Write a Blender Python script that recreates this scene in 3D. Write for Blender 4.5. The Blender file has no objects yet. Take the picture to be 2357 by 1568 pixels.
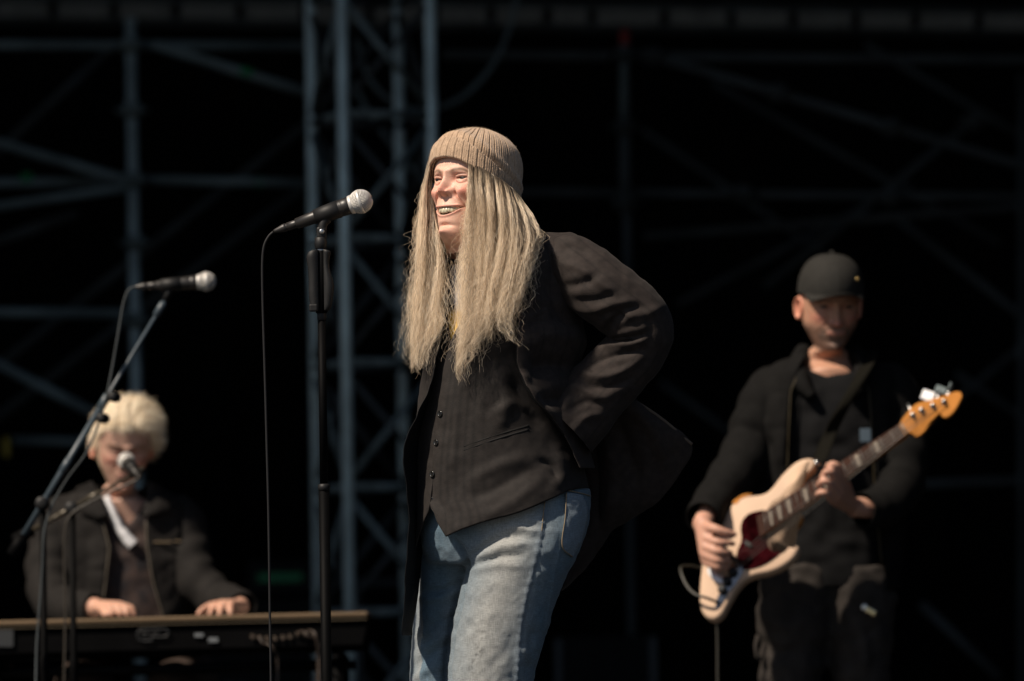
import bpy, bmesh, math, random
import numpy as np
from mathutils import Vector, Matrix

rng = np.random.default_rng(7)
random.seed(7)
SC = bpy.context.scene
COL = SC.collection

# ---------------------------------------------------------------- camera
CAM_Y, CAM_Z, LENS = -12.0, 0.45, 198.0
PITCH, ROLL = math.radians(4.0), math.radians(0.9)
_f = np.array([0, math.cos(PITCH), math.sin(PITCH)])
_u0 = np.array([0, -math.sin(PITCH), math.cos(PITCH)])
_r0 = np.array([1.0, 0, 0])
_up = _u0 * math.cos(ROLL) + _r0 * math.sin(ROLL)
_rt = _r0 * math.cos(ROLL) - _u0 * math.sin(ROLL)
cam_d = bpy.data.cameras.new('camera')
cam = bpy.data.objects.new('camera', cam_d)
COL.objects.link(cam)
cam.matrix_world = Matrix(((_rt[0], _up[0], -_f[0], 0.0), (_rt[1], _up[1], -_f[1], CAM_Y),
                           (_rt[2], _up[2], -_f[2], CAM_Z), (0, 0, 0, 1)))
cam_d.lens = LENS
cam_d.sensor_width = 36.0
cam_d.clip_end = 500.0
cam_d.dof.use_dof = True
cam_d.dof.focus_distance = 11.93
cam_d.dof.aperture_fstop = 2.9
cam_d.dof.aperture_blades = 9
SC.camera = cam

# ---------------------------------------------------------------- world, sun, exposure
SUN_AZ, SUN_EL = math.radians(52.0), math.radians(50.0)   # azimuth: to the left of straight behind the camera
sdir = Vector((-math.sin(SUN_AZ) * math.cos(SUN_EL), -math.cos(SUN_AZ) * math.cos(SUN_EL), math.sin(SUN_EL)))
world = bpy.data.worlds.new('World')
SC.world = world
world.use_nodes = True
wn = world.node_tree
wn.nodes.clear()
wo = wn.nodes.new('ShaderNodeOutputWorld')
wb = wn.nodes.new('ShaderNodeBackground')
ws = wn.nodes.new('ShaderNodeTexSky')
ws.sky_type = 'NISHITA'
ws.sun_disc = False
ws.sun_elevation = SUN_EL
ws.sun_rotation = math.pi + SUN_AZ
wb.inputs['Strength'].default_value = 0.05
wn.links.new(ws.outputs[0], wb.inputs[0])
wn.links.new(wb.outputs[0], wo.inputs[0])
sun_d = bpy.data.lights.new('sun', 'SUN')
sun_d.energy = 5.0
sun_d.angle = math.radians(2.0)
sun_d.color = (1.0, 0.87, 0.72)
sun = bpy.data.objects.new('sun', sun_d)
COL.objects.link(sun)
sun.rotation_euler = sdir.to_track_quat('Z', 'Y').to_euler()
sun.location = sdir * 30
SC.view_settings.view_transform = 'Standard'
SC.view_settings.look = 'None'
SC.view_settings.exposure = 0.38
SC.view_settings.gamma = 1.0
SC.view_settings.use_curve_mapping = False
SC.render.engine = 'CYCLES'
SC.cycles.use_denoising = True
SC.cycles.max_bounces = 6
SC.cycles.transparent_max_bounces = 8

# ---------------------------------------------------------------- helpers
KPX = 2357.0 * LENS / 36.0
def W(u, v, Y):
    """point of the place seen at (u, v) of a 2357 x 1568 picture, standing at depth Y"""
    u = np.asarray(u, float); v = np.asarray(v, float); Y = np.asarray(Y, float)
    u, v, Y = np.broadcast_arrays(u, v, Y)
    x = (u - 1178.5) / KPX; y = -(v - 784.0) / KPX
    d = _f + x[..., None] * _rt + y[..., None] * _up
    t = (Y - CAM_Y) / d[..., 1]
    return np.array([0, CAM_Y, CAM_Z]) + d * t[..., None]
def scale_at(Y): return KPX / (Y - CAM_Y)      # pixels per metre

def smooth(o, on=True):
    me = o.data
    me.polygons.foreach_set('use_smooth', np.full(len(me.polygons), on))
    return o
def mesh_obj(name, verts, faces, mat=None, parent=None, sm=True):
    me = bpy.data.meshes.new(name)
    me.from_pydata([tuple(map(float, p)) for p in verts], [], [tuple(map(int, f)) for f in faces])
    me.update()
    return link(name, me, mat, parent, sm)
def link(name, me, mat=None, parent=None, sm=True):
    o = bpy.data.objects.new(name, me)
    COL.objects.link(o)
    if mat is not None:
        me.materials.clear(); me.materials.append(mat)
    if parent is not None: o.parent = parent
    if sm: smooth(o)
    return o
def tag(o, label, cat, group=None):
    o['label'] = label; o['category'] = cat
    if group: o['group'] = group
    return o
def thing(name, label, cat, group=None):
    o = bpy.data.objects.new(name, None)
    COL.objects.link(o)
    o.empty_display_size = 0.1
    return tag(o, label, cat, group)
def structure(o):
    o['kind'] = 'structure'; return o
def grid_faces(m, n, wrap_n=False, off=0):
    F = []
    for i in range(m - 1):
        for j in range(n if wrap_n else n - 1):
            k = (j + 1) % n
            F.append((off + i * n + j, off + i * n + k, off + (i + 1) * n + k, off + (i + 1) * n + j))
    return F
def grid_obj(name, V, mat, parent=None, wrap=False, cap=False, solid=0.0, sub=0, offset=-1.0, flip=False):
    V = np.asarray(V, float)
    m, n = V.shape[:2]
    F = grid_faces(m, n, wrap)
    if cap:
        F.append(tuple(range(n))[::-1]); F.append(tuple((m - 1) * n + k for k in range(n)))
    if flip: F = [f[::-1] for f in F]
    o = mesh_obj(name, V.reshape(-1, 3), F, mat, parent)
    if solid:
        md = o.modifiers.new('thickness', 'SOLIDIFY'); md.thickness = solid; md.offset = offset
    if sub:
        md = o.modifiers.new('sub', 'SUBSURF'); md.levels = sub; md.render_levels = sub
    return o
def cr(pts, n):
    """Catmull-Rom through the points, n samples, any dimension"""
    P = np.asarray(pts, float)
    if len(P) == 2: return P[0] + (P[1] - P[0]) * np.linspace(0, 1, n)[:, None]
    P = np.vstack([2 * P[0] - P[1], P, 2 * P[-1] - P[-2]])
    t = np.linspace(0, len(P) - 3 - 1e-9, n)
    i = t.astype(int); f = (t - i)[:, None]
    a, b, c, d = P[i], P[i + 1], P[i + 2], P[i + 3]
    return 0.5 * (2 * b + (c - a) * f + (2 * a - 5 * b + 4 * c - d) * f ** 2 + (3 * b - a - 3 * c + d) * f ** 3)
def frames(P):
    T = np.gradient(P, axis=0); T /= np.linalg.norm(T, axis=1)[:, None] + 1e-12
    ref = np.array([0, -1.0, 0]) if abs(T[0, 1]) < 0.9 else np.array([1.0, 0, 0])
    N = []; n = ref - T[0] * ref.dot(T[0]); n /= np.linalg.norm(n)
    for t in T:
        n = n - t * n.dot(t); n /= np.linalg.norm(n) + 1e-12; N.append(n)
    N = np.array(N); B = np.cross(T, N)
    return T, N, B
def tube_verts(P, R, sides):
    P = np.asarray(P, float); R = np.broadcast_to(np.asarray(R, float), (len(P),))
    T, N, B = frames(P)
    a = np.linspace(0, 2 * math.pi, sides, endpoint=False)
    return P[:, None] + R[:, None, None] * (np.cos(a)[None, :, None] * N[:, None] + np.sin(a)[None, :, None] * B[:, None])
def tube(name, P, R, mat, parent=None, sides=10, n=None):
    P = np.asarray(P, float)
    if n:
        R = np.broadcast_to(np.asarray(R, float), (len(P),))
        Q = cr(np.column_stack([P, R]), n); P, R = Q[:, :3], Q[:, 3]
    return grid_obj(name, tube_verts(P, R, sides), mat, parent, wrap=True, cap=True)
def lathe(name, prof, p0, axis, mat, parent=None, sides=24):
    """profile of (distance along axis, radius)"""
    ax = np.asarray(axis, float); ax = ax / np.linalg.norm(ax)
    ref = np.array([0, 0, 1.0]) if abs(ax[2]) < 0.9 else np.array([1.0, 0, 0])
    N = np.cross(ax, ref); N /= np.linalg.norm(N); B = np.cross(ax, N)
    a = np.linspace(0, 2 * math.pi, sides, endpoint=False)
    pr = np.asarray(prof, float)
    V = np.asarray(p0, float) + pr[:, 0][:, None, None] * ax + pr[:, 1][:, None, None] * (np.cos(a)[None, :, None] * N + np.sin(a)[None, :, None] * B)
    return grid_obj(name, V, mat, parent, wrap=True, cap=True)
def box(name, c, size, mat, parent=None, rot=None, bev=0.0, axes=None):
    """bevelled box; axes: three unit vectors"""
    bm = bmesh.new()
    bmesh.ops.create_cube(bm, size=1.0)
    for v in bm.verts: v.co = Vector((v.co.x * size[0], v.co.y * size[1], v.co.z * size[2]))
    if bev: bmesh.ops.bevel(bm, geom=list(bm.edges), offset=bev, segments=2, affect='EDGES', profile=0.5)
    M = Matrix.Identity(4)
    if axes is not None:
        A = np.array(axes, float)
        M = Matrix([[A[0][i], A[1][i], A[2][i], 0] for i in range(3)] + [[0, 0, 0, 1]])
    if rot: M = Matrix.Rotation(rot, 4, 'Z')
    M = Matrix.Translation(Vector([float(q) for q in c])) @ M
    bm.transform(M)
    me = bpy.data.meshes.new(name); bm.to_mesh(me); bm.free()
    return link(name, me, mat, parent, sm=False)
def seg_dist(U, V, line):
    """distance in the (u, v) picture plane of points to a polyline, and the position 0..1 along it"""
    L = np.asarray(line, float)
    best = np.full(U.shape, 1e9); pos = np.zeros(U.shape); side = np.zeros(U.shape)
    tot = len(L) - 1
    for i in range(tot):
        a, b = L[i], L[i + 1]
        d = b - a; l2 = d.dot(d) + 1e-9
        t = np.clip(((U - a[0]) * d[0] + (V - a[1]) * d[1]) / l2, 0, 1)
        du = U - a[0] - t * d[0]; dv = V - a[1] - t * d[1]
        dist = np.hypot(du, dv)
        m = dist < best
        best = np.where(m, dist, best); pos = np.where(m, (i + t) / tot, pos)
        side = np.where(m, np.sign(d[0] * dv - d[1] * du), side)
    return best, pos, side
def folds(U, V, strokes):
    """sum of cloth folds: (polyline, half width px, height m, [fade ends])"""
    D = np.zeros(U.shape)
    for s in strokes:
        line, w, h = s[0], s[1], s[2]
        if len(line) > 2: line = cr(line, 14)
        d, p, _ = seg_dist(U, V, line)
        D += h * np.exp(-(d / w) ** 2) * np.clip(np.sin(np.pi * np.clip(p * 0.9 + 0.05, 0, 1)) * 1.6, 0, 1)
    return D
def normals_grid(P, wrap=False):
    a = np.gradient(P, axis=0)
    if wrap:
        b = (np.roll(P, -1, 1) - np.roll(P, 1, 1)) / 2
    else:
        b = np.gradient(P, axis=1)
    n = np.cross(a, b); n /= np.linalg.norm(n, axis=2)[..., None] + 1e-12
    return n
_perm = rng.random((64, 64, 4))
def vnoise(x, y, ch=0):
    """smooth tiling value noise in -1..1"""
    x = np.asarray(x, float); y = np.asarray(y, float)
    xi = np.floor(x).astype(int); yi = np.floor(y).astype(int)
    fx = x - xi; fy = y - yi
    fx = fx * fx * (3 - 2 * fx); fy = fy * fy * (3 - 2 * fy)
    T = _perm[..., ch % 4]
    g = lambda i, j: T[i % 64, j % 64]
    return 2 * ((g(xi, yi) * (1 - fx) + g(xi + 1, yi) * fx) * (1 - fy) + (g(xi, yi + 1) * (1 - fx) + g(xi + 1, yi + 1) * fx) * fy) - 1
def set_col(o, C):
    """per-vertex colour of the thing's own surface"""
    at = o.data.color_attributes.new('Col', 'FLOAT_COLOR', 'POINT')
    A = np.ones((len(o.data.vertices), 4)); A[:, :3] = np.asarray(C).reshape(-1, 3)
    at.data.foreach_set('color', A.ravel())

# ---------------------------------------------------------------- materials
def mat(name, col, rough=0.6, metal=0.0, spec=0.5, noise=0.0, nscale=20.0, bump=0.0, bscale=200.0, vcol=False, sss=0.0, sheen=0.0,
        stripes=None, coat=0.0, col2=None, trans=0.0):
    m = bpy.data.materials.new(name); m.use_nodes = True
    nt = m.node_tree; b = nt.nodes['Principled BSDF']
    L = nt.links.new
    b.inputs['Base Color'].default_value = (*col, 1)
    b.inputs['Roughness'].default_value = rough
    b.inputs['Metallic'].default_value = metal
    b.inputs['Specular IOR Level'].default_value = spec
    if coat: b.inputs['Coat Weight'].default_value = coat
    if sheen: b.inputs['Sheen Weight'].default_value = sheen; b.inputs['Sheen Roughness'].default_value = 0.5
    if sss:
        b.inputs['Subsurface Weight'].default_value = sss
        b.inputs['Subsurface Radius'].default_value = (0.012, 0.004, 0.002)
        b.inputs['Subsurface Scale'].default_value = 0.6
    tc = nt.nodes.new('ShaderNodeTexCoord')
    cur = None
    if vcol:
        a = nt.nodes.new('ShaderNodeAttribute'); a.attribute_name = 'Col'; cur = a.outputs['Color']
    if noise:
        nz = nt.nodes.new('ShaderNodeTexNoise'); nz.inputs['Scale'].default_value = nscale; nz.inputs['Detail'].default_value = 6
        L(tc.outputs['Object'], nz.inputs['Vector'])
        mx = nt.nodes.new('ShaderNodeMix'); mx.data_type = 'RGBA'; mx.blend_type = 'MIX'
        rm = nt.nodes.new('ShaderNodeMapRange'); rm.inputs['From Min'].default_value = 0.35; rm.inputs['From Max'].default_value = 0.65
        L(nz.outputs['Fac'], rm.inputs['Value']); L(rm.outputs['Result'], mx.inputs['Factor'])
        if cur is not None:
            dk = nt.nodes.new('ShaderNodeMix'); dk.data_type = 'RGBA'; dk.blend_type = 'MULTIPLY'; dk.inputs['Factor'].default_value = 1
            dk.inputs['B'].default_value = (1 - noise, 1 - noise, 1 - noise, 1)
            L(cur, dk.inputs['A']); L(dk.outputs['Result'], mx.inputs['A']); L(cur, mx.inputs['B'])
        else:
            c2 = col2 or tuple(c * (1 - noise) for c in col)
            mx.inputs['A'].default_value = (*c2, 1); mx.inputs['B'].default_value = (*col, 1)
        cur = mx.outputs['Result']
    if cur is not None: L(cur, b.inputs['Base Color'])
    if bump:
        nz = nt.nodes.new('ShaderNodeTexNoise'); nz.inputs['Scale'].default_value = bscale; nz.inputs['Detail'].default_value = 3
        L(tc.outputs['Object'], nz.inputs['Vector'])
        bp = nt.nodes.new('ShaderNodeBump'); bp.inputs['Strength'].default_value = bump; bp.inputs['Distance'].default_value = 0.004
        L(nz.outputs['Fac'], bp.inputs['Height']); L(bp.outputs['Normal'], b.inputs['Normal'])
    return m

M_BLACKCLOTH = mat('black_molton_drape', (0.004, 0.004, 0.0045), 0.95, spec=0.1, noise=0.4, nscale=3)
M_FLOOR = mat('black_stage_board', (0.012, 0.012, 0.013), 0.6, spec=0.3, noise=0.5, nscale=8)
M_GROUND = mat('asphalt_ground', (0.05, 0.05, 0.05), 0.9, noise=0.3, nscale=4)
M_ROOF = mat('dark_roof_skin', (0.01, 0.01, 0.011), 0.85, spec=0.2)
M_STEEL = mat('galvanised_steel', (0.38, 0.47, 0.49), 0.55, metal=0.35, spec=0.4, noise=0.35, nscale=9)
M_STEEL_DK = mat('darker_steel', (0.17, 0.215, 0.225), 0.7, metal=0.2, spec=0.3, noise=0.45, nscale=6)  # darker copy of the steel: dimness of braces and ledgers put in colour
M_STEEL_FAR = mat('dim_steel', (0.06, 0.07, 0.075), 0.8, metal=0.1, spec=0.3, noise=0.45, nscale=6)  # darkest copy, painting in the dimness of rear and far tubes
M_ALU = mat('aluminium_truss', (0.60, 0.74, 0.76), 0.5, metal=0.3, spec=0.4, noise=0.3, nscale=7)
M_BLKPLASTIC = mat('black_plastic', (0.009, 0.009, 0.0095), 0.55, spec=0.3, noise=0.3, nscale=60, bump=0.05, bscale=300)
M_BLKMETAL = mat('black_powder_coat', (0.0018, 0.0018, 0.002), 0.6, spec=0.05, noise=0.3, nscale=40)
M_RUBBER = mat('black_cable_rubber', (0.010, 0.010, 0.011), 0.6, spec=0.25)
M_GREEN = mat('green_tape', (0.0, 0.16, 0.05), 0.6)
M_RED = mat('red_tape', (0.22, 0.02, 0.02), 0.6)
M_YELLOW = mat('yellow_tape', (0.28, 0.2, 0.01), 0.6)
M_PANEL = mat('pale_grey_panel', (0.17, 0.167, 0.155), 0.7, noise=0.35, nscale=14)

# ---------------------------------------------------------------- the stage itself
def slab(name, x0, x1, y0, y1, z0, z1, m):
    return structure(box(name, ((x0 + x1) / 2, (y0 + y1) / 2, (z0 + z1) / 2), (x1 - x0, y1 - y0, z1 - z0), m))
ground = structure(mesh_obj('ground', [(-200, -200, -1.3), (200, -200, -1.3), (200, 200, -1.3), (-200, 200, -1.3)], [(0, 1, 2, 3)], M_GROUND, sm=False))
slab('floor', -9, 9, -1.6, 12.5, -0.12, 0.0, M_FLOOR)
slab('stage_riser_wall', -9, 9, -1.55, -1.5, -1.3, -0.121, M_BLACKCLOTH)
slab('roof', -9.5, 9.5, 1.4, 12.6, 6.5, 6.7, M_ROOF)  # out of view; front edge set to shade the back and spare the players
def drape(name, x0, y0, x1, y1, h, label):
    n = 241
    t = np.linspace(0, 1, n)
    dx, dy = x1 - x0, y1 - y0
    ln = math.hypot(dx, dy)
    nx, ny = -dy / ln, dx / ln
    ph = t * ln * 2 * math.pi / 0.35
    a = 0.05 * np.sin(ph + 1.2 * np.sin(ph * 0.13)) + 0.02 * np.sin(ph * 2.3)
    V = np.zeros((2, n, 3))
    for i, z in enumerate((0.0, h)):
        V[i, :, 0] = x0 + dx * t + nx * a; V[i, :, 1] = y0 + dy * t + ny * a; V[i, :, 2] = z
    return tag(grid_obj(name, V, M_BLACKCLOTH, solid=0.004), label, 'curtain')
drape('stage_curtain', -9, 12.2, 9, 12.2, 6.45, 'wide black curtain closing the back of the stage')
drape('stage_curtain', -6.0, 1.3, -6.0, 12.0, 6.45, 'unseen black curtain added at the left wing to block light')  # added out of view to keep sun and sky off the back
drape('stage_curtain', 3.7, -0.6, 3.7, 12.0, 6.45, 'unseen black curtain added at the right wing to block light')  # added out of view to cut the sky light from the right
# ---------------------------------------------------------------- scaffolding and truss behind the band
def tube_between(name, a, b, r, m, parent, sides=12):
    return tube(name, np.array([a, b], float), r, m, parent, sides)
def pole_uv(name, p, q, Y, r, m, parent, Y2=None):
    return tube_between(name, W(p[0], p[1], Y), W(q[0], q[1], Y if Y2 is None else Y2), r, m, parent)

# truss tower
tower = thing('truss_tower', 'pale aluminium lattice truss tower rising behind the singer and her microphone', 'truss')
TY = 7.0
tc0 = W(862, 800, TY)
R_, al = 0.224, math.radians(-23.7)
corners = []
for k in range(4):
    a = al + k * math.pi / 2
    corners.append((tc0[0] + R_ * math.cos(a), tc0[1] + R_ * math.sin(a)))
bay = 0.418
zb = [-0.0 + bay * i for i in range(11)]
ztop = zb[-1]
for (x, y) in corners:
    tube_between('chord', (x, y, 0), (x, y, ztop), 0.0195, M_ALU, tower)
hmesh = {}
def inst(name, key, a, b, r, m, parent):
    a = Vector([float(q) for q in a]); b = Vector([float(q) for q in b]); d = b - a
    if key not in hmesh:
        V = tube_verts(np.array([[0, 0, 0], [0, 0, 1.0]]), r, 10)
        F = grid_faces(2, 10, True) + [tuple(range(10))[::-1], tuple(10 + k for k in range(10))]
        me = bpy.data.meshes.new(name); me.from_pydata([tuple(p) for p in V.reshape(-1, 3)], [], F)
        me.materials.append(m); me.polygons.foreach_set('use_smooth', np.ones(len(me.polygons), bool)); hmesh[key] = me
    o = bpy.data.objects.new(name, hmesh[key]); COL.objects.link(o); o.parent = parent
    o.location = a; o.rotation_mode = 'QUATERNION'; o.rotation_quaternion = d.to_track_quat('Z', 'Y'); o.scale = (1, 1, d.length)
    return o
for f in range(4):
    (x0, y0), (x1, y1) = corners[f], corners[(f + 1) % 4]
    m = M_STEEL_DK if f in (2, 3) else M_STEEL_FAR  # rear faces of the tower shaded by a darker steel
    for i in range(len(zb) - 1):
        z0, z1 = zb[i], zb[i + 1]
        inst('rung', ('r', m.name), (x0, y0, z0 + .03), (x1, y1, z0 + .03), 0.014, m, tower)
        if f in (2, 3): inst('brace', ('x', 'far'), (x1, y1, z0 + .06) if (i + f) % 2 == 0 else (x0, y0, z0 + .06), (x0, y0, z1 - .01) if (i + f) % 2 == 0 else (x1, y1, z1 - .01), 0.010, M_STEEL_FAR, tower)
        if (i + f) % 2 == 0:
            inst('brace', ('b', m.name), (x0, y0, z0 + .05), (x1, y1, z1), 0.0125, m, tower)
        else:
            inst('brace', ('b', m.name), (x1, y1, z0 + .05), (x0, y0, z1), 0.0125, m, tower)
box('base_plate', (tc0[0], tc0[1], 0.012), (0.6, 0.6, 0.02), M_STEEL_DK, tower, bev=0.004)

# scaffold frame to the left
scaf = thing('scaffold', 'grey tube scaffold with a single upright pole above the keyboard player', 'scaffold')
SY = 8.0
def upright(parent, p, q, Y, r, m):
    a = W(p[0], p[1], Y); b = W(q[0], q[1], Y)
    return tube_between('upright', (b[0], b[1], 0.0), a, r, m, parent)
upright(scaf, (300, 42), (318, 900), SY, 0.0205, M_STEEL)
def rosette(parent, u, v, Y, m=M_STEEL_DK):
    c = W(u, v, Y)
    lathe('coupler', [(-0.03, 0.026), (-0.028, 0.032), (-0.006, 0.034), (-0.005, 0.062), (0.005, 0.062), (0.006, 0.034), (0.028, 0.032), (0.03, 0.026)], c, (0, 0, 1), m, parent, 16)
for v, u in ((105, 301), (255, 304), (415, 307), (560, 311), (738, 314)): rosette(scaf, u, v, SY)
pole_uv('ledger', (-420, 103), (716, 106), SY + .06, 0.018, M_STEEL_DK, scaf)
pole_uv('ledger', (-420, 428), (290, 417), SY + .07, 0.018, M_STEEL_DK, scaf)
pole_uv('ledger', (330, 414), (722, 422), SY + .06, 0.017, M_STEEL_DK, scaf)
pole_uv('ledger', (-420, 716), (300, 722), SY + .06, 0.018, M_STEEL_DK, scaf)
pole_uv('ledger', (30, 1014), (230, 1018), SY + .3, 0.015, M_STEEL_DK, scaf)
pole_uv('brace', (352, 102), (720, 218), SY - .06, 0.018, M_STEEL_DK, scaf)
pole_uv('brace', (-40, 318), (300, 418), SY - .06, 0.018, M_STEEL_DK, scaf)
pole_uv('brace', (-40, 480), (292, 432), SY - .12, 0.016, M_STEEL_DK, scaf)
pole_uv('brace', (-40, 820), (330, 1010), SY - .06, 0.018, M_STEEL_DK, scaf)
pole_uv('brace', (720, 275), (-40, 870), SY + .5, 0.016, M_STEEL_FAR, scaf)
pole_uv('brace', (700, 430), (-40, 985), SY + .7, 0.016, M_STEEL_FAR, scaf)
pole_uv('brace', (262, 105), (-40, 380), SY + .7, 0.016, M_STEEL_FAR, scaf)
pole_uv('brace', (180, 490), (-20, 560), SY + .4, 0.018, M_STEEL_FAR, scaf)
for (u, v) in ((568, 167), (600, 420), (62, 410)):
    c = W(u, v, SY + (-.06 if v < 200 else .065))
    tube_between('tape_band', c - np.array([.02, 0, 0 if v > 200 else -.006]), c + np.array([.02, 0, 0 if v > 200 else -.006]), 0.0205, M_GREEN, scaf)
c = W(15, 1030, SY + .25); box('yellow_tag', c, (0.022, 0.02, 0.07), M_YELLOW, scaf, bev=0.004)

# scaffold frame to the right
scr = thing('scaffold', 'dim tube scaffold with a red banded upright pole behind the bass player', 'scaffold')
upright(scr, (1438, 66), (1434, 520), SY + .3, 0.016, M_STEEL_FAR)
pole_uv('upright_tone', (1438, 70), (1436, 285), SY + .3, 0.018, M_STEEL_DK, scr)  # brighter tube laid over the pole to paint its lit top
pole_uv('upright_tone', (1435, 300), (1434, 480), SY + .3, 0.0175, M_STEEL_FAR, scr)  # continues the pole below in the dim tone
for v in (128, 292, 468): rosette(scr, 1437, v, SY + .3, M_STEEL_FAR)
c0, c1 = W(1438, 70, SY + .3), W(1438, 104, SY + .3)
tube_between('red_band', c0, c1, 0.0185, M_RED, scr)
pole_uv('ledger', (1020, 126), (2760, 142), SY + .37, 0.017, M_STEEL_FAR, scr)
pole_uv('ledger', (1020, 440), (2760, 458), SY + .37, 0.015, M_STEEL_FAR, scr)
pole_uv('brace', (1500, 128), (2760, 503), SY + .2, 0.017, M_STEEL_FAR, scr)
pole_uv('brace', (1640, 190), (2300, 560), SY + 1.0, 0.014, M_STEEL_FAR, scr)
pole_uv('brace', (1480, 545), (2760, 443), SY + .6, 0.016, M_STEEL_FAR, scr)
pole_uv('brace', (2245, 275), (1760, 660), SY + .8, 0.015, M_STEEL_FAR, scr)
pole_uv('brace', (2060, 500), (2760, 1044), SY + .9, 0.015, M_STEEL_FAR, scr)
pole_uv('ledger', (1940, 1120), (2760, 1092), SY + .9, 0.015, M_STEEL_FAR, scr)
pole_uv('upright', (2352, 170), (2352, 1640), SY + .6, 0.014, M_STEEL_FAR, scr)
pole_uv('brace', (2120, 1390), (2300, 1560), SY + .5, 0.016, M_STEEL_FAR, scr)
for (p_, q_, dY) in (((1560, 700), (2100, 420), 1.1), ((1480, 300), (1980, 640), 1.3), ((1990, 100), (2380, 330), 1.2), ((2100, 1000), (2400, 760), 1.0), ((1520, 880), (1700, 1010), 1.2), ((2200, 860), (2400, 990), 1.3)):
    pole_uv('brace', p_, q_, SY + dY, 0.013, M_STEEL_FAR, scr)
for (u_, v_, dY) in ((1500, 130, .2), (1790, 214, .2), (2050, 294, .2), (1710, 446, .37), (2050, 452, .37), (2240, 280, .8)):
    rosette(scr, u_, v_, SY + dY, M_STEEL_FAR)
# a further thin mast behind the tower
pole_uv('upright', (1000, 560), (1010, 1640), SY + .9, 0.014, M_STEEL_FAR, scr)
pole_uv('ledger', (700, 1340), (1000, 1342), SY + .9, 0.015, M_STEEL_FAR, scr)
# cables hanging at the tower
cable = tag(tube('hanging_cable', W([1195, 1180, 1140, 1075, 1010, 950, 890, 845, 820], [-60, 40, 140, 215, 248, 252, 225, 170, 90], 7.6), 0.009, M_STEEL_DK, n=60), 'slack dark cable looping down beside the truss tower', 'cable')
cable = tag(tube('hanging_cable', W([812, 850, 900, 960, 1000], [190, 260, 330, 400, 430], 7.4), 0.010, M_STEEL_DK, n=30), 'dark cable slanting across the top of the truss tower', 'cable')

# row of pale panels along the top of the back
fas = thing('panel_row', 'row of pale grey panels running along the top of the stage back', 'panels')
FY = 10.0
edges = [-590, -447, -305, -163, -20, 122, 262, 405, 552, 700, 850, 1000, 1130, 1261, 1363, 1530, 1683, 1826, 1971, 2108, 2253, 2400, 2545, 2690]
for i in range(len(edges) - 1):
    u0, u1 = edges[i] + 11, edges[i + 1] - 11
    def vv(u): return 3 + 30 * u / 2357.0
    pts = []
    for (u, dv) in ((u0, 0), (u1, 0), (u1, 36), (u0, 36)): pts.append(W(u, vv(u) + dv, FY))
    P = np.array(pts); back = P + np.array([0, 0.03, 0])
    mesh_obj('panel', np.vstack([P, back]), [(0, 3, 2, 1), (4, 5, 6, 7), (0, 1, 5, 4), (1, 2, 6, 5), (2, 3, 7, 6), (3, 0, 4, 7)], M_PANEL, fas, sm=False)
for dv in (-6, 42):
    tube('rail', W([-600, 2700], [-4.6 + dv, 37.4 + dv], FY + .05), 0.02, M_STEEL_FAR, fas)

# dim road cases standing far back
M_CASE = mat('dark_road_case', (0.006, 0.0065, 0.007), 0.6, spec=.08, noise=0.3, nscale=10)
M_EDGE = mat('case_aluminium_edge', (0.03, 0.035, 0.04), 0.5, metal=0.4)
def road_case(u, Y, w, d, h, label, led=None):
    t = thing('road_case', label, 'case', 'road cases at the back of the stage')
    c = W(u, 1400, Y)
    x, y = c[0], Y
    box('lid', (x, y, h * 0.81), (w, d, h * 0.36), M_CASE, t, bev=0.008)
    box('case_body', (x, y, 0.06 + h * 0.27), (w, d, h * 0.54), M_CASE, t, bev=0.008)
    for sx in (-1, 1):
        for zz in (h * 0.99, h * 0.62):
            box('corner_edge', (x + sx * (w / 2 - .012), y - d / 2 - .004, zz - h * 0.16), (0.025, 0.008, h * 0.3), M_EDGE, t, bev=0.002)
        box('latch', (x + sx * w * 0.25, y - d / 2 - .008, h * 0.63), (0.09, 0.014, 0.09), M_EDGE, t, bev=0.004)
        for sy in (-1, 1):
            lathe('caster', [(-0.015, 0.01), (-0.014, 0.03), (0.014, 0.03), (0.015, 0.01)], (x + sx * w * .38, y + sy * d * .38, 0.03), (1, 0, 0), M_RUBBER, t, 12)
    return t
road_case(640, 8.6, 0.62, 0.5, 0.96, 'dark road case between the keyboard and the truss tower')
road_case(1390, 8.2, 0.36, 0.5, 0.80, 'dark road case behind the singer legs')
c = W(640, 1216, 8.3)
gl = thing('equipment_box', 'small box with a dim green front on the road case', 'box')
box('box_body', (c[0], 8.5, 0.97 + 0.06), (0.24, 0.2, 0.12), M_CASE, gl, bev=0.006)
box('green_front', (c[0], 8.397, 0.97 + 0.06), (0.16, 0.004, 0.03), M_GREEN, gl)
# ---------------------------------------------------------------- people: heads, hair, cloth
def UV(P):
    P = np.asarray(P, float); d = P - np.array([0, CAM_Y, CAM_Z])
    z = d @ _f
    return 1178.5 + KPX * (d @ _rt) / z, 784.0 - KPX * (d @ _up) / z
def sstep(x, a, b):
    t = np.clip((x - a) / (b - a), 0, 1); return t * t * (3 - 2 * t)
def G(x, z, cx, cz, sx, sz): return np.exp(-((x - cx) / sx) ** 2 - ((z - cz) / sz) ** 2)
def lineG(x, z, line, w):
    d, p, _ = seg_dist(x, z, cr(line, 16) if len(line) > 2 else line)
    return np.exp(-(d / w) ** 2) * np.clip(np.sin(np.pi * np.clip(p * .86 + .07, 0, 1)) * 1.5, 0, 1)

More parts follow.
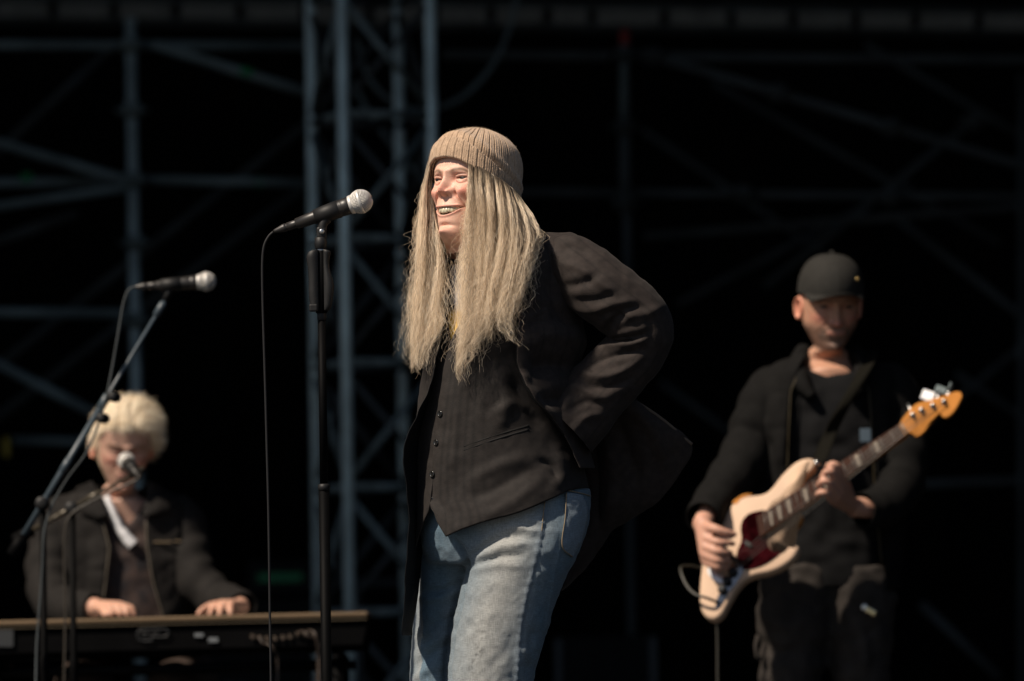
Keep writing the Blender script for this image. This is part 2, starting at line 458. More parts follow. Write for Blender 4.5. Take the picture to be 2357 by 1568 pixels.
HEAD_ROWS = np.array([  # z, front, half width, back (mm)
    (119, 2, 2, 2), (117, 26, 24, 28), (112, 42, 36, 46), (104, 56, 47, 62), (90, 71, 59, 78), (70, 83, 67, 91), (50, 89, 71.5, 97), (30, 91, 73, 98),
    (15, 90, 73, 96), (0, 86, 72, 93), (-15, 85, 71, 88), (-30, 84.5, 69.5, 80), (-45, 84, 67, 72), (-60, 83.5, 63, 65), (-75, 83, 55, 60),
    (-90, 81, 47, 57), (-105, 79, 39, 55), (-114, 75, 34, 54), (-120, 66, 34, 54), (-125, 52, 39, 54), (-130, 38, 45, 54), (-138, 29, 48, 55), (-150, 26, 50, 56)], float)

def head_grid(nz=210, nt=280, smile=True, jaw=0.0, fem=True, closed=False, scalp=(0.10, 0.078, 0.055), tone=1.0):
    """skin surface of a head, mm, origin between the ears at eye level, x to the person's left, y forward, z up"""
    zs = np.concatenate([np.linspace(119, 55, int(nz * .14), endpoint=False), np.linspace(55, -132, int(nz * .76), endpoint=False), np.linspace(-132, -150, int(nz * .1))])
    R = HEAD_ROWS[::-1]
    zz = R[:, 0].copy()
    if jaw: zz = np.where(zz < -60, zz - jaw * np.clip((-60 - zz) / 45, 0, 1), zz)
    # smooth interpolation of the table
    fine = np.linspace(zz[0], zz[-1], 600)
    def ip(c):
        y = np.interp(fine, zz, R[:, c]); k = np.hanning(15); k /= k.sum()
        yp = np.pad(y, 7, 'edge'); ys = np.convolve(yp, k, 'valid')
        ys = np.where(fine > 100, y, ys)
        return np.interp(zs, fine, ys)
    yf, w, yb = ip(1), ip(2), ip(3)
    s = np.linspace(-math.pi, math.pi, nt, endpoint=False)
    th = s - 0.55 * np.sin(s)
    pf = np.interp(zs, [-115, -80, -45, -10, 20], [1.02, 1.02, .94, .87, .87])[:, None]
    p = np.where(np.cos(th)[None] > 0, pf, 0.95)
    sx = np.sign(np.sin(th))[None] * np.abs(np.sin(th))[None] ** p; cy = np.sign(np.cos(th))[None] * np.abs(np.cos(th))[None] ** p
    X = w[:, None] * sx; Z = np.broadcast_to(zs[:, None], X.shape).copy()
    Y = np.where(cy > 0, yf[:, None] * cy, yb[:, None] * cy)
    fr = sstep(cy, 0.05, 0.45)
    x, z = X, Z; ax = np.abs(x)
    D = np.zeros(X.shape)
    # brow, sockets
    D += 4.5 * G(ax, z, 24, 15, 17, 7) + 2.5 * G(ax, z, 0, 14, 10, 8)
    D -= 9.5 * G(ax, z, 31, 1, 14, 10) + 4 * G(ax, z, 18, -2, 6, 9)
    # nose
    zn = -10.0 if smile else 0.0
    nz_ = np.interp(z, [-55 - zn, -52 - zn, -49 - zn, -44.5 - zn, -38 - zn, -30 - zn * .8, -18 - zn * .5, -6, 4, 12, 20], [0, 2, 13, 23.5, 24.5, 21.5, 17, 12, 8.5, 5, 0])
    nw = np.interp(z + zn, [-50, -38, -28, -10, 6, 14], [9.5, 9.8, 8.8, 7.8, 6.8, 9])
    D += nz_ * np.exp(-(np.abs(x) / nw) ** 2.4)
    zw = z + zn
    D += 12.0 * G(ax, zw, 14.5, -42, 5.8, 6.4) - 4.0 * G(ax, zw, 23, -41, 2.8, 8) - 2.5 * G(ax, zw, 9.5, -36, 2.4, 5) - 5 * G(ax, zw, 7.5, -49, 3.2, 2.6)
    # cheeks
    ck = 9.0 if smile else 4.0
    D += (11.5 * G(ax, z, 42, -30, 16, 13) if smile else ck * G(ax, z, 42, -28, 15, 13)) + 2 * G(ax, z, 50, -20, 14, 14) - (4.5 if smile else 2.5) * G(ax, z, 50, -66, 14, 20)
    # folds beside the mouth
    nl = [(20, -28), (27, -40), (35, -53), (42, -70)] if smile else [(17, -36), (26, -45), (35, -57), (41, -72)]
    D -= (8.0 if smile else 2.2) * lineG(ax, z, nl, 3.6)
    D += (3.5 if smile else 1.2) * lineG(ax, z, [(24, -39), (33, -50), (41, -63), (45, -74)], 5)
    if smile: D -= 2.0 * lineG(ax, z, [(43, -56), (48, -68), (47, -82)], 2.2)
    D -= 1.5 * G(ax, z, 0, -56, 3, 6)                       # philtrum
    D += 3.0 * G(ax, z, 0, -60, 24, 9)                      # muzzle
    # mouth
    hw = 38.0 if smile else 24.0
    zm = -69.0 if smile else -66.0
    cu = (9.0 if smile else 0.5) / hw ** 2
    zc = zm + cu * x ** 2
    q = np.clip(1 - (ax / hw) ** 2, 0, 1)
    au, al_ = (4.6, 11.5) if smile else (0.5, 0.8)
    zu, zl = zc + au * q, zc - al_ * q
    ins = sstep(zu - z, -0.6, 1.4) * sstep(z - zl, -0.6, 1.4) * sstep(q, 0.0, 0.12)
    lipw = sstep(q, 0.0, 0.35)
    upl = np.exp(-((z - (zu + 2.2)) / 2.3) ** 2) * lipw
    lol = np.exp(-((z - (zl - 2.8)) / (2.8 if smile else 3.6)) ** 2) * lipw
    D += 2.6 * upl + (2.0 if smile else 4.6) * lol
    D -= (17.0 if smile else 2.0) * ins
    D -= 2.5 * G(ax, z, hw + 2, zm + (9 if smile else 0), 4, 4)
    # chin
    zj = -104 - jaw
    D += (10.5 if smile else 5.5) * G(x, z, 0, zj - (3 if smile else 0), 13, 8) - (7.5 if smile else 4.5) * G(x, z, 0, zj + 13, 19, 5)
    # eyes
    ew = 13.0
    ex = 32.5
    q2 = np.clip(1 - ((ax - ex) / ew) ** 2, 0, 1)
    eu, el = (1.0, -1.2) if smile else (3.6, -3.0)
    if closed: eu, el = (-1.2, -2.2)
    slope = 0.10 * (ax - ex)
    eye_in = sstep(slope + eu * q2 - z, -0.5, 0.9) * sstep(z - slope - el * q2, -0.5, 0.9) * sstep(q2, 0, 0.2)
    D += 6.5 * G(ax, z, ex, 1, 13, 8)
    D += 2.0 * np.exp(-((z - slope - (eu * q2 + 3.0)) / 2.4) ** 2) * sstep(q2, 0, .4)          # upper lid
    D -= 1.8 * np.exp(-((z - slope - (eu * q2 + 7.0)) / 1.4) ** 2) * sstep(q2, 0, .4)          # crease
    D += 1.8 * np.exp(-((z - slope - (el * q2 - 3.2)) / 2.4) ** 2) * sstep(q2, 0, .4)          # lower lid
    D -= 1.8 * lineG(ax, z, [(20, -8), (30, -13), (42, -10), (49, -3)], 1.8)                    # bag line
    D += 1.6 * lineG(ax, z, [(22, -5), (31, -8.5), (41, -6.5)], 2.6)
    if smile:
        for dz in (5, 0, -6): D -= 1.0 * lineG(ax, z, [(46, dz * .4), (52, dz), (58, dz * 1.8)], 1.2)
    D += (2.2 if smile else 0) * G(ax, z, 36, 9, 14, 4.5)
    D -= 5.0 * eye_in
    Y = Y + D * fr
    # colours
    sk = np.array([0.66, 0.40, 0.305]) if fem else np.array([0.56, 0.30, 0.20])
    Cc = np.ones(X.shape + (3,)) * sk
    def blend(c, m):
        nonlocal Cc
        m = np.clip(m * fr, 0, 1)[..., None]; Cc = Cc * (1 - m) + np.array(c) * m
    red = (0.62, 0.24, 0.18)
    blend(red, 0.8 * G(ax, z, 43, -30, 18, 14)); blend(red, 0.75 * G(ax, zw, 0, -40, 15, 12)); blend(red, .35 * G(ax, z, 30, -9, 14, 5)); blend(red, .35 * G(ax, z, 0, zj, 18, 10))
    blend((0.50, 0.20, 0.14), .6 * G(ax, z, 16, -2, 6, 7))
    blend((0.34, 0.13, 0.085), 0.75 * lineG(ax, z, nl, 2.4))  # shade of the fold beside the mouth painted in
    if fem:
        blend((0.15, 0.095, 0.06), 0.9 * lineG(ax, z, [(12, 12), (24, 17), (40, 17), (51, 10)], 3.6)); blend((0.30, 0.13, 0.09), .55 * G(ax, z, 33, 4, 15, 5)); blend((0.30, 0.12, 0.085), .6 * G(ax, z, 18, -1, 6, 6))  # brow colour, plus eye socket shade painted in
    else:
        blend((0.10, 0.06, 0.04), 0.8 * lineG(ax, z, [(13, 13), (26, 17), (42, 15), (50, 10)], 3.2))
    blend((0.50, 0.20, 0.165), 0.7 * np.clip(upl + .8 * lol, 0, 1))
    blend((0.10, 0.03, 0.025), sstep(ins, 0.3, 0.7) if smile else 0.6 * ins)
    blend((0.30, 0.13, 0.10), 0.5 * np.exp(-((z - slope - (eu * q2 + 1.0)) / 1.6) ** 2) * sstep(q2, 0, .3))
    blend((0.06, 0.03, 0.025), 0.9 * np.exp(-((z - slope - (eu * q2 + .2)) / 1.0) ** 2) * sstep(q2, 0, .2))
    blend((0.16, 0.07, 0.05), .5 * G(ax, zw, 7.5, -49, 3, 2.2))
    if not fem:
        beard = sstep(-z, 42, 60) * sstep(z, -135 - jaw, -116 - jaw + 4) 
        beard = beard * (0.6 + 0.4 * np.clip(G(x, z, 0, -100, 26, 26) + G(x, z, 0, -57, 24, 6) + G(ax, z, 30, -75, 8, 18), 0, 1)) * (1 - np.clip(lol * 1.2 + upl, 0, 1))
        m = (0.95 * beard * (0.8 + 0.3 * vnoise(x * .7, z * .7)))
        Cc = Cc * (1 - np.clip(m, 0, 1)[..., None]) + np.array([0.085, 0.075, 0.066]) * np.clip(m, 0, 1)[..., None]
    if fem:
        sc_ = np.clip(sstep(z, 52, 58) + sstep(-Y, -38, -22) * sstep(z, -115, -85), 0, 1)[..., None]
        Cc = Cc * (1 - sc_) + np.array(scalp) * sc_
    mot = 1 + 0.06 * vnoise(x * .25 + 9, z * .25 + 5) + 0.04 * vnoise(x * .8, z * .8, 1)
    Cc = Cc * mot[..., None] * tone
    if not fem: X = X * (1 + .09 * sstep(-z, 20, 75))
    P = np.stack([X, Y, Z], -1) * 0.001
    return P, Cc, th
def head_matrix(origin, yaw, pitch, roll):
    """columns: person's left, forward, up.  yaw turns the face towards picture left"""
    y, p, r = map(math.radians, (yaw, pitch, roll))
    z = np.array([0, 0, 1.0])
    fw = np.array([-math.sin(y), -math.cos(y), 0]); xl = np.array([math.cos(y), -math.sin(y), 0])
    f2 = fw * math.cos(p) + z * math.sin(p); z2 = z * math.cos(p) - fw * math.sin(p)
    x3 = xl * math.cos(r) + z2 * math.sin(r); z3 = z2 * math.cos(r) - xl * math.sin(r)
    return np.array(origin, float), np.stack([x3, f2, z3], 1)
def put(Mh, P): return Mh[0] + np.asarray(P) @ Mh[1].T
def ring(c, a, b, yaw, th):
    y = math.radians(yaw)
    fw = np.array([-math.sin(y), -math.cos(y), 0]); xl = np.array([math.cos(y), -math.sin(y), 0])
    return np.asarray(c) + a * np.sin(th)[:, None] * xl + b * np.cos(th)[:, None] * fw
def fix_normals(o):
    bm = bmesh.new(); bm.from_mesh(o.data); bmesh.ops.recalc_face_normals(bm, faces=bm.faces[:]); bm.to_mesh(o.data); bm.free(); smooth(o)
def ear_mesh(side, Mh, n=18):
    """an ear with a rolled rim and hollow, as extra vertices of the body"""
    V = []
    for i in range(n + 1):
        for j in range(n):
            r = i / n; a = 2 * math.pi * j / n
            oz = 0.031 * math.sin(a) * r * (1.0 if math.sin(a) > 0 else 1.05)
            oy = 0.018 * math.cos(a) * r * (1.0 - 0.3 * (math.sin(a) < 0) * abs(math.sin(a)))
            lift = 0.004 + 0.010 * math.exp(-((r - .82) / .16) ** 2) * (0.4 + 0.6 * (math.cos(a) < 0.4)) - 0.010 * math.exp(-(r / .4) ** 2)
            if r > .95: lift = -0.008
            V.append((side * (0.071 + lift + 0.35 * max(0, -oy)), -0.012 + oy, -0.018 + oz))
    return put(Mh, np.array(V)), grid_faces(n + 1, n, True)

def body_mesh(name, parent, m, Mh, rings_below, ears=True, hat_cut=None, **kw):
    P, C, th = head_grid(**kw)
    Wd = put(Mh, P)
    nt = Wd.shape[1]
    rows = list(Wd); cols = list(C)
    neckcol = C[-1]
    prev = Wd[-1]
    for (c, a, b, yaw, k) in rings_below:
        target = ring(c, a, b, yaw, th)
        for q in range(1, k + 1):
            t = q / k; t2 = t * t * (3 - 2 * t)
            rows.append(prev * (1 - t2) + target * t2); cols.append(neckcol)
        prev = target
    V = np.array(rows); C = np.array(cols)
    mrow = len(rows)
    F = grid_faces(mrow, nt, True) + [tuple(range(nt))[::-1], tuple((mrow - 1) * nt + k for k in range(nt))]
    verts = V.reshape(-1, 3); cc = C.reshape(-1, 3)
    if ears:
        for s in (-1, 1):
            ev, ef = ear_mesh(s, Mh)
            off = len(verts)
            F += [tuple(q + off for q in f) for f in ef]
            verts = np.vstack([verts, ev]); cc = np.vstack([cc, np.tile([[0.55, 0.24, 0.16]], (len(ev), 1))])
    o = mesh_obj(name, verts, F, m, parent)
    fix_normals(o); set_col(o, cc)
    return o

def eyeballs(Mh, parent, gaze=(-0.1, 1, 0.05), depth=0.0):
    mm = mat('eye', (0.5, 0.5, 0.5), 0.3, vcol=True, spec=0.25)
    for s in (-1, 1):
        c = np.array([s * 0.0322, 0.0670 + depth, 0.0002])
        g = np.array(gaze, float); g /= np.linalg.norm(g)
        a = np.linspace(0, math.pi, 25); b = np.linspace(0, 2 * math.pi, 32, endpoint=False)
        ref = np.cross(g, [0, 0, 1.0]); ref /= np.linalg.norm(ref); up = np.cross(ref, g)
        V = c + 0.0115 * (np.cos(a)[:, None, None] * g + np.sin(a)[:, None, None] * (np.cos(b)[None, :, None] * ref + np.sin(b)[None, :, None] * up))
        C = np.where(a[:, None] < 0.25, 0.004, np.where(a[:, None] < 0.62, 0.02, 0.045))  # whites kept near black: shade inside the slit put in the colour
        C = np.broadcast_to(C[..., None], V.shape) * np.where((a < .5)[:, None, None], np.array([.8, .7, .6]), np.array([1, .93, .87]))
        o = grid_obj('eye', put(Mh, V), mm, parent, wrap=True, cap=True)
        fix_normals(o); set_col(o, C.reshape(-1, 3))

def teeth(Mh, parent, zu=-66.0, y0=82.5, n=10):
    mm = mat('teeth_enamel', (0.60, 0.52, 0.36), 0.25, vcol=True, spec=0.6)
    V, F, C = [], [], []
    def tooth(xc, wd, zt, h, y, ang, c):
        k = len(V)
        for (t, wz, dy) in ((0, .8, -1.0), (.15, 1.0, .4), (.55, 1.0, .8), (.9, .9, .5), (1.0, .7, -.8)):
            for (sx, sy) in ((-1, -3), (-1, 0), (-.55, .8), (.55, .8), (1, 0), (1, -3)):
                lx = sx * wd / 2 * wz * 0.97; ly = dy + sy
                V.append((xc + lx * math.cos(ang) + ly * math.sin(ang), y + ly * math.cos(ang) - lx * math.sin(ang), zt - t * h)); C.append(c)
        for i in range(4):
            for j in range(5): F.append((k + i * 6 + j, k + i * 6 + j + 1, k + i * 6 + 6 + j + 1, k + i * 6 + 6 + j))
        F.append(tuple(k + 24 + j for j in range(6)))
    for up in (1, 0):
        pos = 0.0
        for i in range(6):
            wd = ([8.6, 7.0, 7.8, 7.0, 7.0, 8] if up else [5.6, 6.0, 6.8, 7.0, 7.4, 8])[i]
            xc = pos + wd / 2; pos += wd
            r = 30.0
            ang = xc / r * 0.95
            px = r * math.sin(ang); py = y0 - r * (1 - math.cos(ang)) * 1.0 - (0 if up else 2.5)
            arc = 9.0 * (px / 33.0) ** 2
            for s in (-1, 1):
                j = 1 + .12 * (rng.random() - .5)
                cc = np.array([0.50, 0.45, 0.32]) * (0.85 + .25 * rng.random()) * (1 if up else .7)
                tooth(s * px, wd, (zu + 2 + arc * .95) if up else (-79.5 + arc), (12.0 if i in (0, 2) else 10.8) * j if up else 7, py, s * ang, cc)
    # gum and mouth floor behind the teeth
    o = mesh_obj('teeth', put(Mh, np.array(V) * .001), F, mm, parent, sm=False)
    fix_normals(o); set_col(o, C)
    return o

# ---- hair
def hair_mat(name, cols, rough=0.35, roots=None):
    m = bpy.data.materials.new(name); m.use_nodes = True
    nt = m.node_tree; nt.nodes.clear()
    out = nt.nodes.new('ShaderNodeOutputMaterial')
    h = nt.nodes.new('ShaderNodeBsdfHairPrincipled')
    h.parametrization = 'COLOR'
    h.inputs['Roughness'].default_value = rough
    h.inputs['Radial Roughness'].default_value = 0.45
    h.inputs['Random Roughness'].default_value = 0.3
    ci = nt.nodes.new('ShaderNodeHairInfo')
    rp = nt.nodes.new('ShaderNodeValToRGB')
    e = rp.color_ramp.elements
    e[0].position, e[0].color = 0.0, (*cols[0], 1)
    e[1].position, e[1].color = 1.0, (*cols[-1], 1)
    for i, c in enumerate(cols[1:-1]):
        k = e.new((i + 1) / (len(cols) - 1)); k.color = (*c, 1)
    nt.links.new(ci.outputs['Random'], rp.inputs['Fac'])
    mx = nt.nodes.new('ShaderNodeMix'); mx.data_type = 'RGBA'
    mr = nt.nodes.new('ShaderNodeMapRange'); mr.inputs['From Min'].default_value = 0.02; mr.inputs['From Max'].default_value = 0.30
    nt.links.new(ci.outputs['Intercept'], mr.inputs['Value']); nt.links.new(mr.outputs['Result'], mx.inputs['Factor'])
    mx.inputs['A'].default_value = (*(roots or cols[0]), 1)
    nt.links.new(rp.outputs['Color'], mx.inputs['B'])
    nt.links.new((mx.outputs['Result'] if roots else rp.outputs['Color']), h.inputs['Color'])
    df = nt.nodes.new('ShaderNodeBsdfDiffuse'); ms = nt.nodes.new('ShaderNodeMixShader'); ms.inputs[0].default_value = 0.6
    nt.links.new((mx.outputs['Result'] if roots else rp.outputs['Color']), df.inputs['Color'])
    nt.links.new(h.outputs[0], ms.inputs[1]); nt.links.new(df.outputs[0], ms.inputs[2])
    nt.links.new(ms.outputs[0], out.inputs['Surface'])
    return m
def hair_obj(name, S, r0, r1, m, parent):
    """S: strands (n, k, 3)"""
    S = np.asarray(S, float); n, k = S.shape[:2]
    cu = bpy.data.hair_curves.new(name)
    cu.add_curves([k] * n)
    cu.attributes['position'].data.foreach_set('vector', S.reshape(-1).astype(np.float32)) if 'position' in cu.attributes else cu.position_data.foreach_set('vector', S.reshape(-1).astype(np.float32))
    ra = cu.attributes.new('radius', 'FLOAT', 'POINT') if 'radius' not in cu.attributes else cu.attributes['radius']
    t = np.linspace(0, 1, k)
    rr = np.asarray(r0).reshape(-1, 1) * np.ones((n, 1)) * (1 - t ** 2)[None] + r1 * (t ** 2)[None]
    ra.data.foreach_set('value', rr.reshape(-1).astype(np.float32))
    o = bpy.data.objects.new(name, cu); COL.objects.link(o)
    cu.materials.append(m)
    if parent is not None: o.parent = parent
    return o
try:
    SC.cycles_curves.shape = 'RIBBONS'
    SC.cycles_curves.subdivisions = 2
except Exception: pass
def guide_hair(guides, n, k, spread, depth, clumps, wave, seed, clump_pull=0.75, fly=0.05, push=None, len_rand=0.25, len_var=.4, curl=0.0):
    """strands between neighbouring guide curves given as (u, v, Y) lists"""
    r = np.random.default_rng(seed)
    Gd = np.array([cr(g, k) for g in guides])
    ng = len(Gd)
    def sample(s, t):
        i = np.clip((s * (ng - 1)).astype(int), 0, ng - 2); f = s * (ng - 1) - i
        Q = Gd[i] * (1 - f)[:, None, None] + Gd[i + 1] * f[:, None, None]
        return Q
    cs = r.random(clumps); cd = r.random(clumps); cl = 1 - len_rand * r.random(clumps) ** 1.5; cph = r.random((clumps, 4)) * 6.28
    cw = 0.5 + r.random(clumps)
    own = r.integers(0, clumps, n)
    s = np.clip(cs[own] + spread * r.normal(size=n) * (.35 + cw[own]), 0, 1); dd = np.clip(cd[own] + 0.16 * r.normal(size=n), -0.2, 1.2)
    t = np.linspace(0, 1, k)
    A = sample(s, t); B = sample(cs[own], t)
    pull = (clump_pull * (0.55 + 0.5 * r.random(n)))[:, None, None] * (t ** .6)[None, :, None]
    Q = A * (1 - pull) + B * pull
    L = cl[own] * (1 - len_var * r.random(n) ** 1.4)
    # shorten: resample along t*L
    tt = t[None] * L[:, None] * (k - 1)
    i = np.clip(tt.astype(int), 0, k - 2); f = (tt - i)[..., None]
    idx = np.arange(n)[:, None]
    Q = Q[idx, i] * (1 - f) + Q[idx, i + 1] * f
    # waves: clump wave + own frizz
    ph = cph[own]
    am = wave * cw[own][:, None] * (t[None] ** 0.8)
    Q[..., 0] += am * (np.sin(ph[:, :1] + t[None] * (9 + 5 * cw[own])[:, None]) + .6 * np.sin(ph[:, 1:2] + t[None] * 27) * (t[None] + .2))
    fr = r.random((n, 3)) * 6.28
    frz = 0.26 * wave * (0.2 + r.random(n) ** 2 * 2.4)[:, None] * (t[None] ** 1.2)
    Q[..., 0] += frz * np.sin(fr[:, :1] + t[None] * (30 + 25 * r.random(n))[:, None])
    Q[..., 1] += frz * .5 * np.sin(fr[:, 1:2] + t[None] * 37)
    if curl:
        flm = (r.random(n) ** 2 * 1.8)[:, None]
        cf = (46 + 30 * cw[own])[:, None]; own_f = (55 + 50 * r.random(n))[:, None]
        Q[..., 0] += curl * (t[None] ** 2.0) * (1.5 * np.sin(ph[:, 2:3] + t[None] * cf * .7) * cw[own][:, None] + .5 * np.sin(fr[:, 2:3] + t[None] * own_f) * flm)
        Q[..., 2] += .0011 * curl * (t[None] ** 1.5) * np.cos(ph[:, 2:3] + t[None] * cf)
    flym = (r.random(n) < fly)
    amp = np.where(flym, (8 + 34 * r.random(n)), 0)[:, None] * (t[None] ** 1.6)
    ang = r.random(n)[:, None] * 6.28
    Q[..., 0] += amp * np.cos(ang + t[None] * 5); Q[..., 1] += amp * .7 * np.sin(ang + t[None] * 6)
    Q[..., 2] += (dd - .5)[:, None] * depth * np.minimum(1, t[None] * 5 + .25) + .004 * np.sin(fr[:, 2:3] + t[None] * 17) * t[None]
    if push is not None:
        Q[..., 2] = np.minimum(Q[..., 2], push(Q[..., 0], Q[..., 1]) - .030 * r.random(n)[:, None])
    return W(Q[..., 0], Q[..., 1], Q[..., 2]), own

# ---- cloth lofts in the place, laid out by outline and depth
class Loft:
    def __init__(s, tab, p=0.92):
        T = np.array(tab, float); s.v = T[:, 0]; s.T = T; s.p = p
    def at(s, v):
        v = np.asarray(v, float)
        f = lambda c: np.interp(v, s.v, s.T[:, c])
        # soften the table with three nearby samples
        g = lambda c: (np.interp(v - 18, s.v, s.T[:, c]) + 2 * f(c) + np.interp(v + 18, s.v, s.T[:, c])) / 4
        return g(1), g(2), g(3), g(4)
    def pos(s, phi, v, grow=0.0, growd=0.0):
        uL, uR, yc, rd = s.at(v)
        c, sn = np.cos(phi), np.sin(phi)
        c = np.sign(c) * np.abs(c) ** s.p; sn = np.sign(sn) * np.abs(sn) ** s.p
        u = (uL + uR) / 2 - ((uR - uL) / 2 + grow) * c
        return u, yc - (rd + growd) * sn
    def phi_of(s, u, v):
        uL, uR, yc, rd = s.at(v)
        c = np.clip(((uL + uR) / 2 - u) / ((uR - uL) / 2), -1, 1)
        return np.arccos(np.sign(c) * np.abs(c) ** (1 / s.p))
    def depth(s, u, v):
        uL, uR, yc, rd = s.at(v)
        c = np.clip(((uL + uR) / 2 - u) / ((uR - uL) / 2), -.999, .999)
        sn = np.sqrt(1 - (np.abs(c) ** (1 / s.p)) ** 2) ** s.p
        return yc - rd * sn
def loft_closed(L, vs, n=48):
    ph = np.linspace(0, 2 * math.pi, n, endpoint=False)
    V = []
    for v in vs:
        u, Y = L.pos(ph, np.full(n, v)); V.append(W(u, np.full(n, v), Y))
    return np.array(V)
def cloth_grid(name, U, V, Y, m, parent, strokes=(), noise_amp=0.0, noise_sc=40.0, col=None, solid=0.0025, seed=0, offset=-1.0):
    P = W(U, V, Y)
    N = normals_grid(P)
    # outward = towards the camera on the side facing it
    ctr = P.mean((0, 1)) + np.array([0, 0.25, 0])
    if ((P - ctr) * N).sum() < 0: N = -N
    D = folds(U, V, strokes) if strokes else np.zeros(U.shape)
    if noise_amp: D = D + noise_amp * (vnoise(U / noise_sc + seed, V / noise_sc + seed * 3) + .5 * vnoise(U / noise_sc * 2.1, V / noise_sc * 2.1 + seed, 1))
    P = P + N * D[..., None]
    o = grid_obj(name, P, m, parent)
    # orient
    fn = normals_grid(P)
    if (fn * N).sum() < 0:
        o.data.flip_normals()
    if col is not None: set_col(o, col.reshape(-1, 3))
    if solid:
        md = o.modifiers.new('thickness', 'SOLIDIFY'); md.thickness = solid; md.offset = offset
    return o
def remeshed(parts, voxel, smooth_it=6):
    """union of closed shells as one smooth skin: returns vertices and faces"""
    V, F = [], []
    off = 0
    for (P) in parts:
        m, n = P.shape[:2]
        V.append(P.reshape(-1, 3)); F += [tuple(q + off for q in f) for f in grid_faces(m, n, True)]
        F.append(tuple(off + k for k in range(n))[::-1]); F.append(tuple(off + (m - 1) * n + k for k in range(n)))
        off += m * n
    o = mesh_obj('tmp', np.vstack(V), F)
    fix_normals(o)
    md = o.modifiers.new('r', 'REMESH'); md.mode = 'VOXEL'; md.voxel_size = voxel
    dg = bpy.context.evaluated_depsgraph_get()
    me = bpy.data.meshes.new_from_object(o.evaluated_get(dg))
    nv = len(me.vertices)
    co = np.empty(nv * 3); me.vertices.foreach_get('co', co); co = co.reshape(-1, 3)
    ne = len(me.edges); ed = np.empty(ne * 2, int); me.edges.foreach_get('vertices', ed); ed = ed.reshape(-1, 2)
    deg = np.bincount(ed.ravel(), minlength=nv)[:, None]
    for _ in range(smooth_it):
        acc = np.zeros_like(co)
        np.add.at(acc, ed[:, 0], co[ed[:, 1]]); np.add.at(acc, ed[:, 1], co[ed[:, 0]])
        co = co * .4 + .6 * acc / np.maximum(deg, 1)
    me.vertices.foreach_set('co', co.ravel()); me.update()
    bpy.data.objects.remove(o)
    return me, co
def vertex_normals(me):
    n = np.empty(len(me.vertices) * 3); me.vertices.foreach_get('normal', n); return n.reshape(-1, 3)

def shells_to(name, shells, voxel, it, m, parent, col=None):
    me, co = remeshed(shells, voxel, it)
    o = link(name, me, m, parent)
    if col is not None: set_col(o, np.tile(col, (len(co), 1)))
    return o, co
def tshell(pts, n=20, sides=14):
    """closed tube shell from (u, v, Y, radius m) points"""
    q = cr(np.array(pts, float), n)
    P = W(q[:, 0], q[:, 1], q[:, 2])
    V = tube_verts(P, q[:, 3], sides)
    T = np.gradient(P, axis=0); T /= np.linalg.norm(T, axis=1)[:, None]
    cap0 = P[0] + (V[0] - P[0]) * .5 - T[0] * q[0, 3] * .6; cap1 = P[-1] + (V[-1] - P[-1]) * .5 + T[-1] * q[-1, 3] * .6
    return np.concatenate([cap0[None], V, cap1[None]])
def hand_shells(wrist, knuckles, fingers, thumb, forearm):
    """palm, five fingers and the forearm as shells to be fused"""
    S = [tshell(forearm + [wrist + (.026,)], 16)]
    for k in knuckles: S.append(tshell([wrist + (.020,), tuple((a + b) / 2 for a, b in zip(wrist, k)) + (.015,), k + (.0105,)], 12))
    for k, f in zip(knuckles, fingers): S.append(tshell([k + (.0102,)] + [q + (r,) for q, r in zip(f, (.0092, .0082, .0068))], 18))
    S.append(tshell([wrist + (.017,)] + [q + (r,) for q, r in zip(thumb, (.0125, .0105, .008))], 16))
    return S
def join_into(o, me2, col):
    """add another closed skin to a body's own mesh"""
    n1 = len(o.data.vertices)
    c1 = np.empty(n1 * 3); o.data.vertices.foreach_get('co', c1)
    cc = np.empty(n1 * 4, np.float32); o.data.color_attributes['Col'].data.foreach_get('color', cc)
    F = [tuple(pp.vertices) for pp in o.data.polygons]
    c2 = np.empty(len(me2.vertices) * 3); me2.vertices.foreach_get('co', c2)
    F += [tuple(q + n1 for q in pp.vertices) for pp in me2.polygons]
    mm = o.data.materials[0]
    me = bpy.data.meshes.new('body')
    V = np.vstack([c1.reshape(-1, 3), c2.reshape(-1, 3)])
    me.from_pydata(V.tolist(), [], F); me.update(); me.materials.append(mm)
    o.data = me; smooth(o)
    set_col(o, np.vstack([cc.reshape(-1, 4)[:, :3], np.tile(col, (len(me2.vertices), 1))]))
# ---------------------------------------------------------------- the singer
singer = thing('person', 'smiling singer in ribbed tan beanie with long pale hair, dark jacket and faded jeans', 'person')
M_SKIN = mat('skin', (0.6, 0.35, 0.25), 0.5, vcol=True, sss=0.12, spec=0.3, bump=0.12, bscale=420)
M_JACKET = mat('black_brown_wool', (0.03, 0.025, 0.021), 0.8, vcol=True, spec=0.25, sheen=0.03, noise=0.35, nscale=70, bump=0.25, bscale=500)
M_LINING = mat('black_lining', (0.004, 0.004, 0.0045), 0.7, spec=0.2)
M_VEST = mat('black_brown_vest_cloth', (0.03, 0.024, 0.02), 0.75, vcol=True, spec=0.25, sheen=0.03, noise=0.35, nscale=90, bump=0.2, bscale=550)
M_WOOL = mat('tan_wool', (0.38, 0.28, 0.19), 0.95, vcol=True, spec=0.1, sheen=0.3, noise=0.22, nscale=150, bump=0.6, bscale=420)
M_BUTTON = mat('black_horn_button', (0.01, 0.01, 0.01), 0.2, spec=0.7)
M_SHIRT = mat('grey_print_cotton', (0.4, 0.4, 0.42), 0.85, vcol=True, spec=0.2)

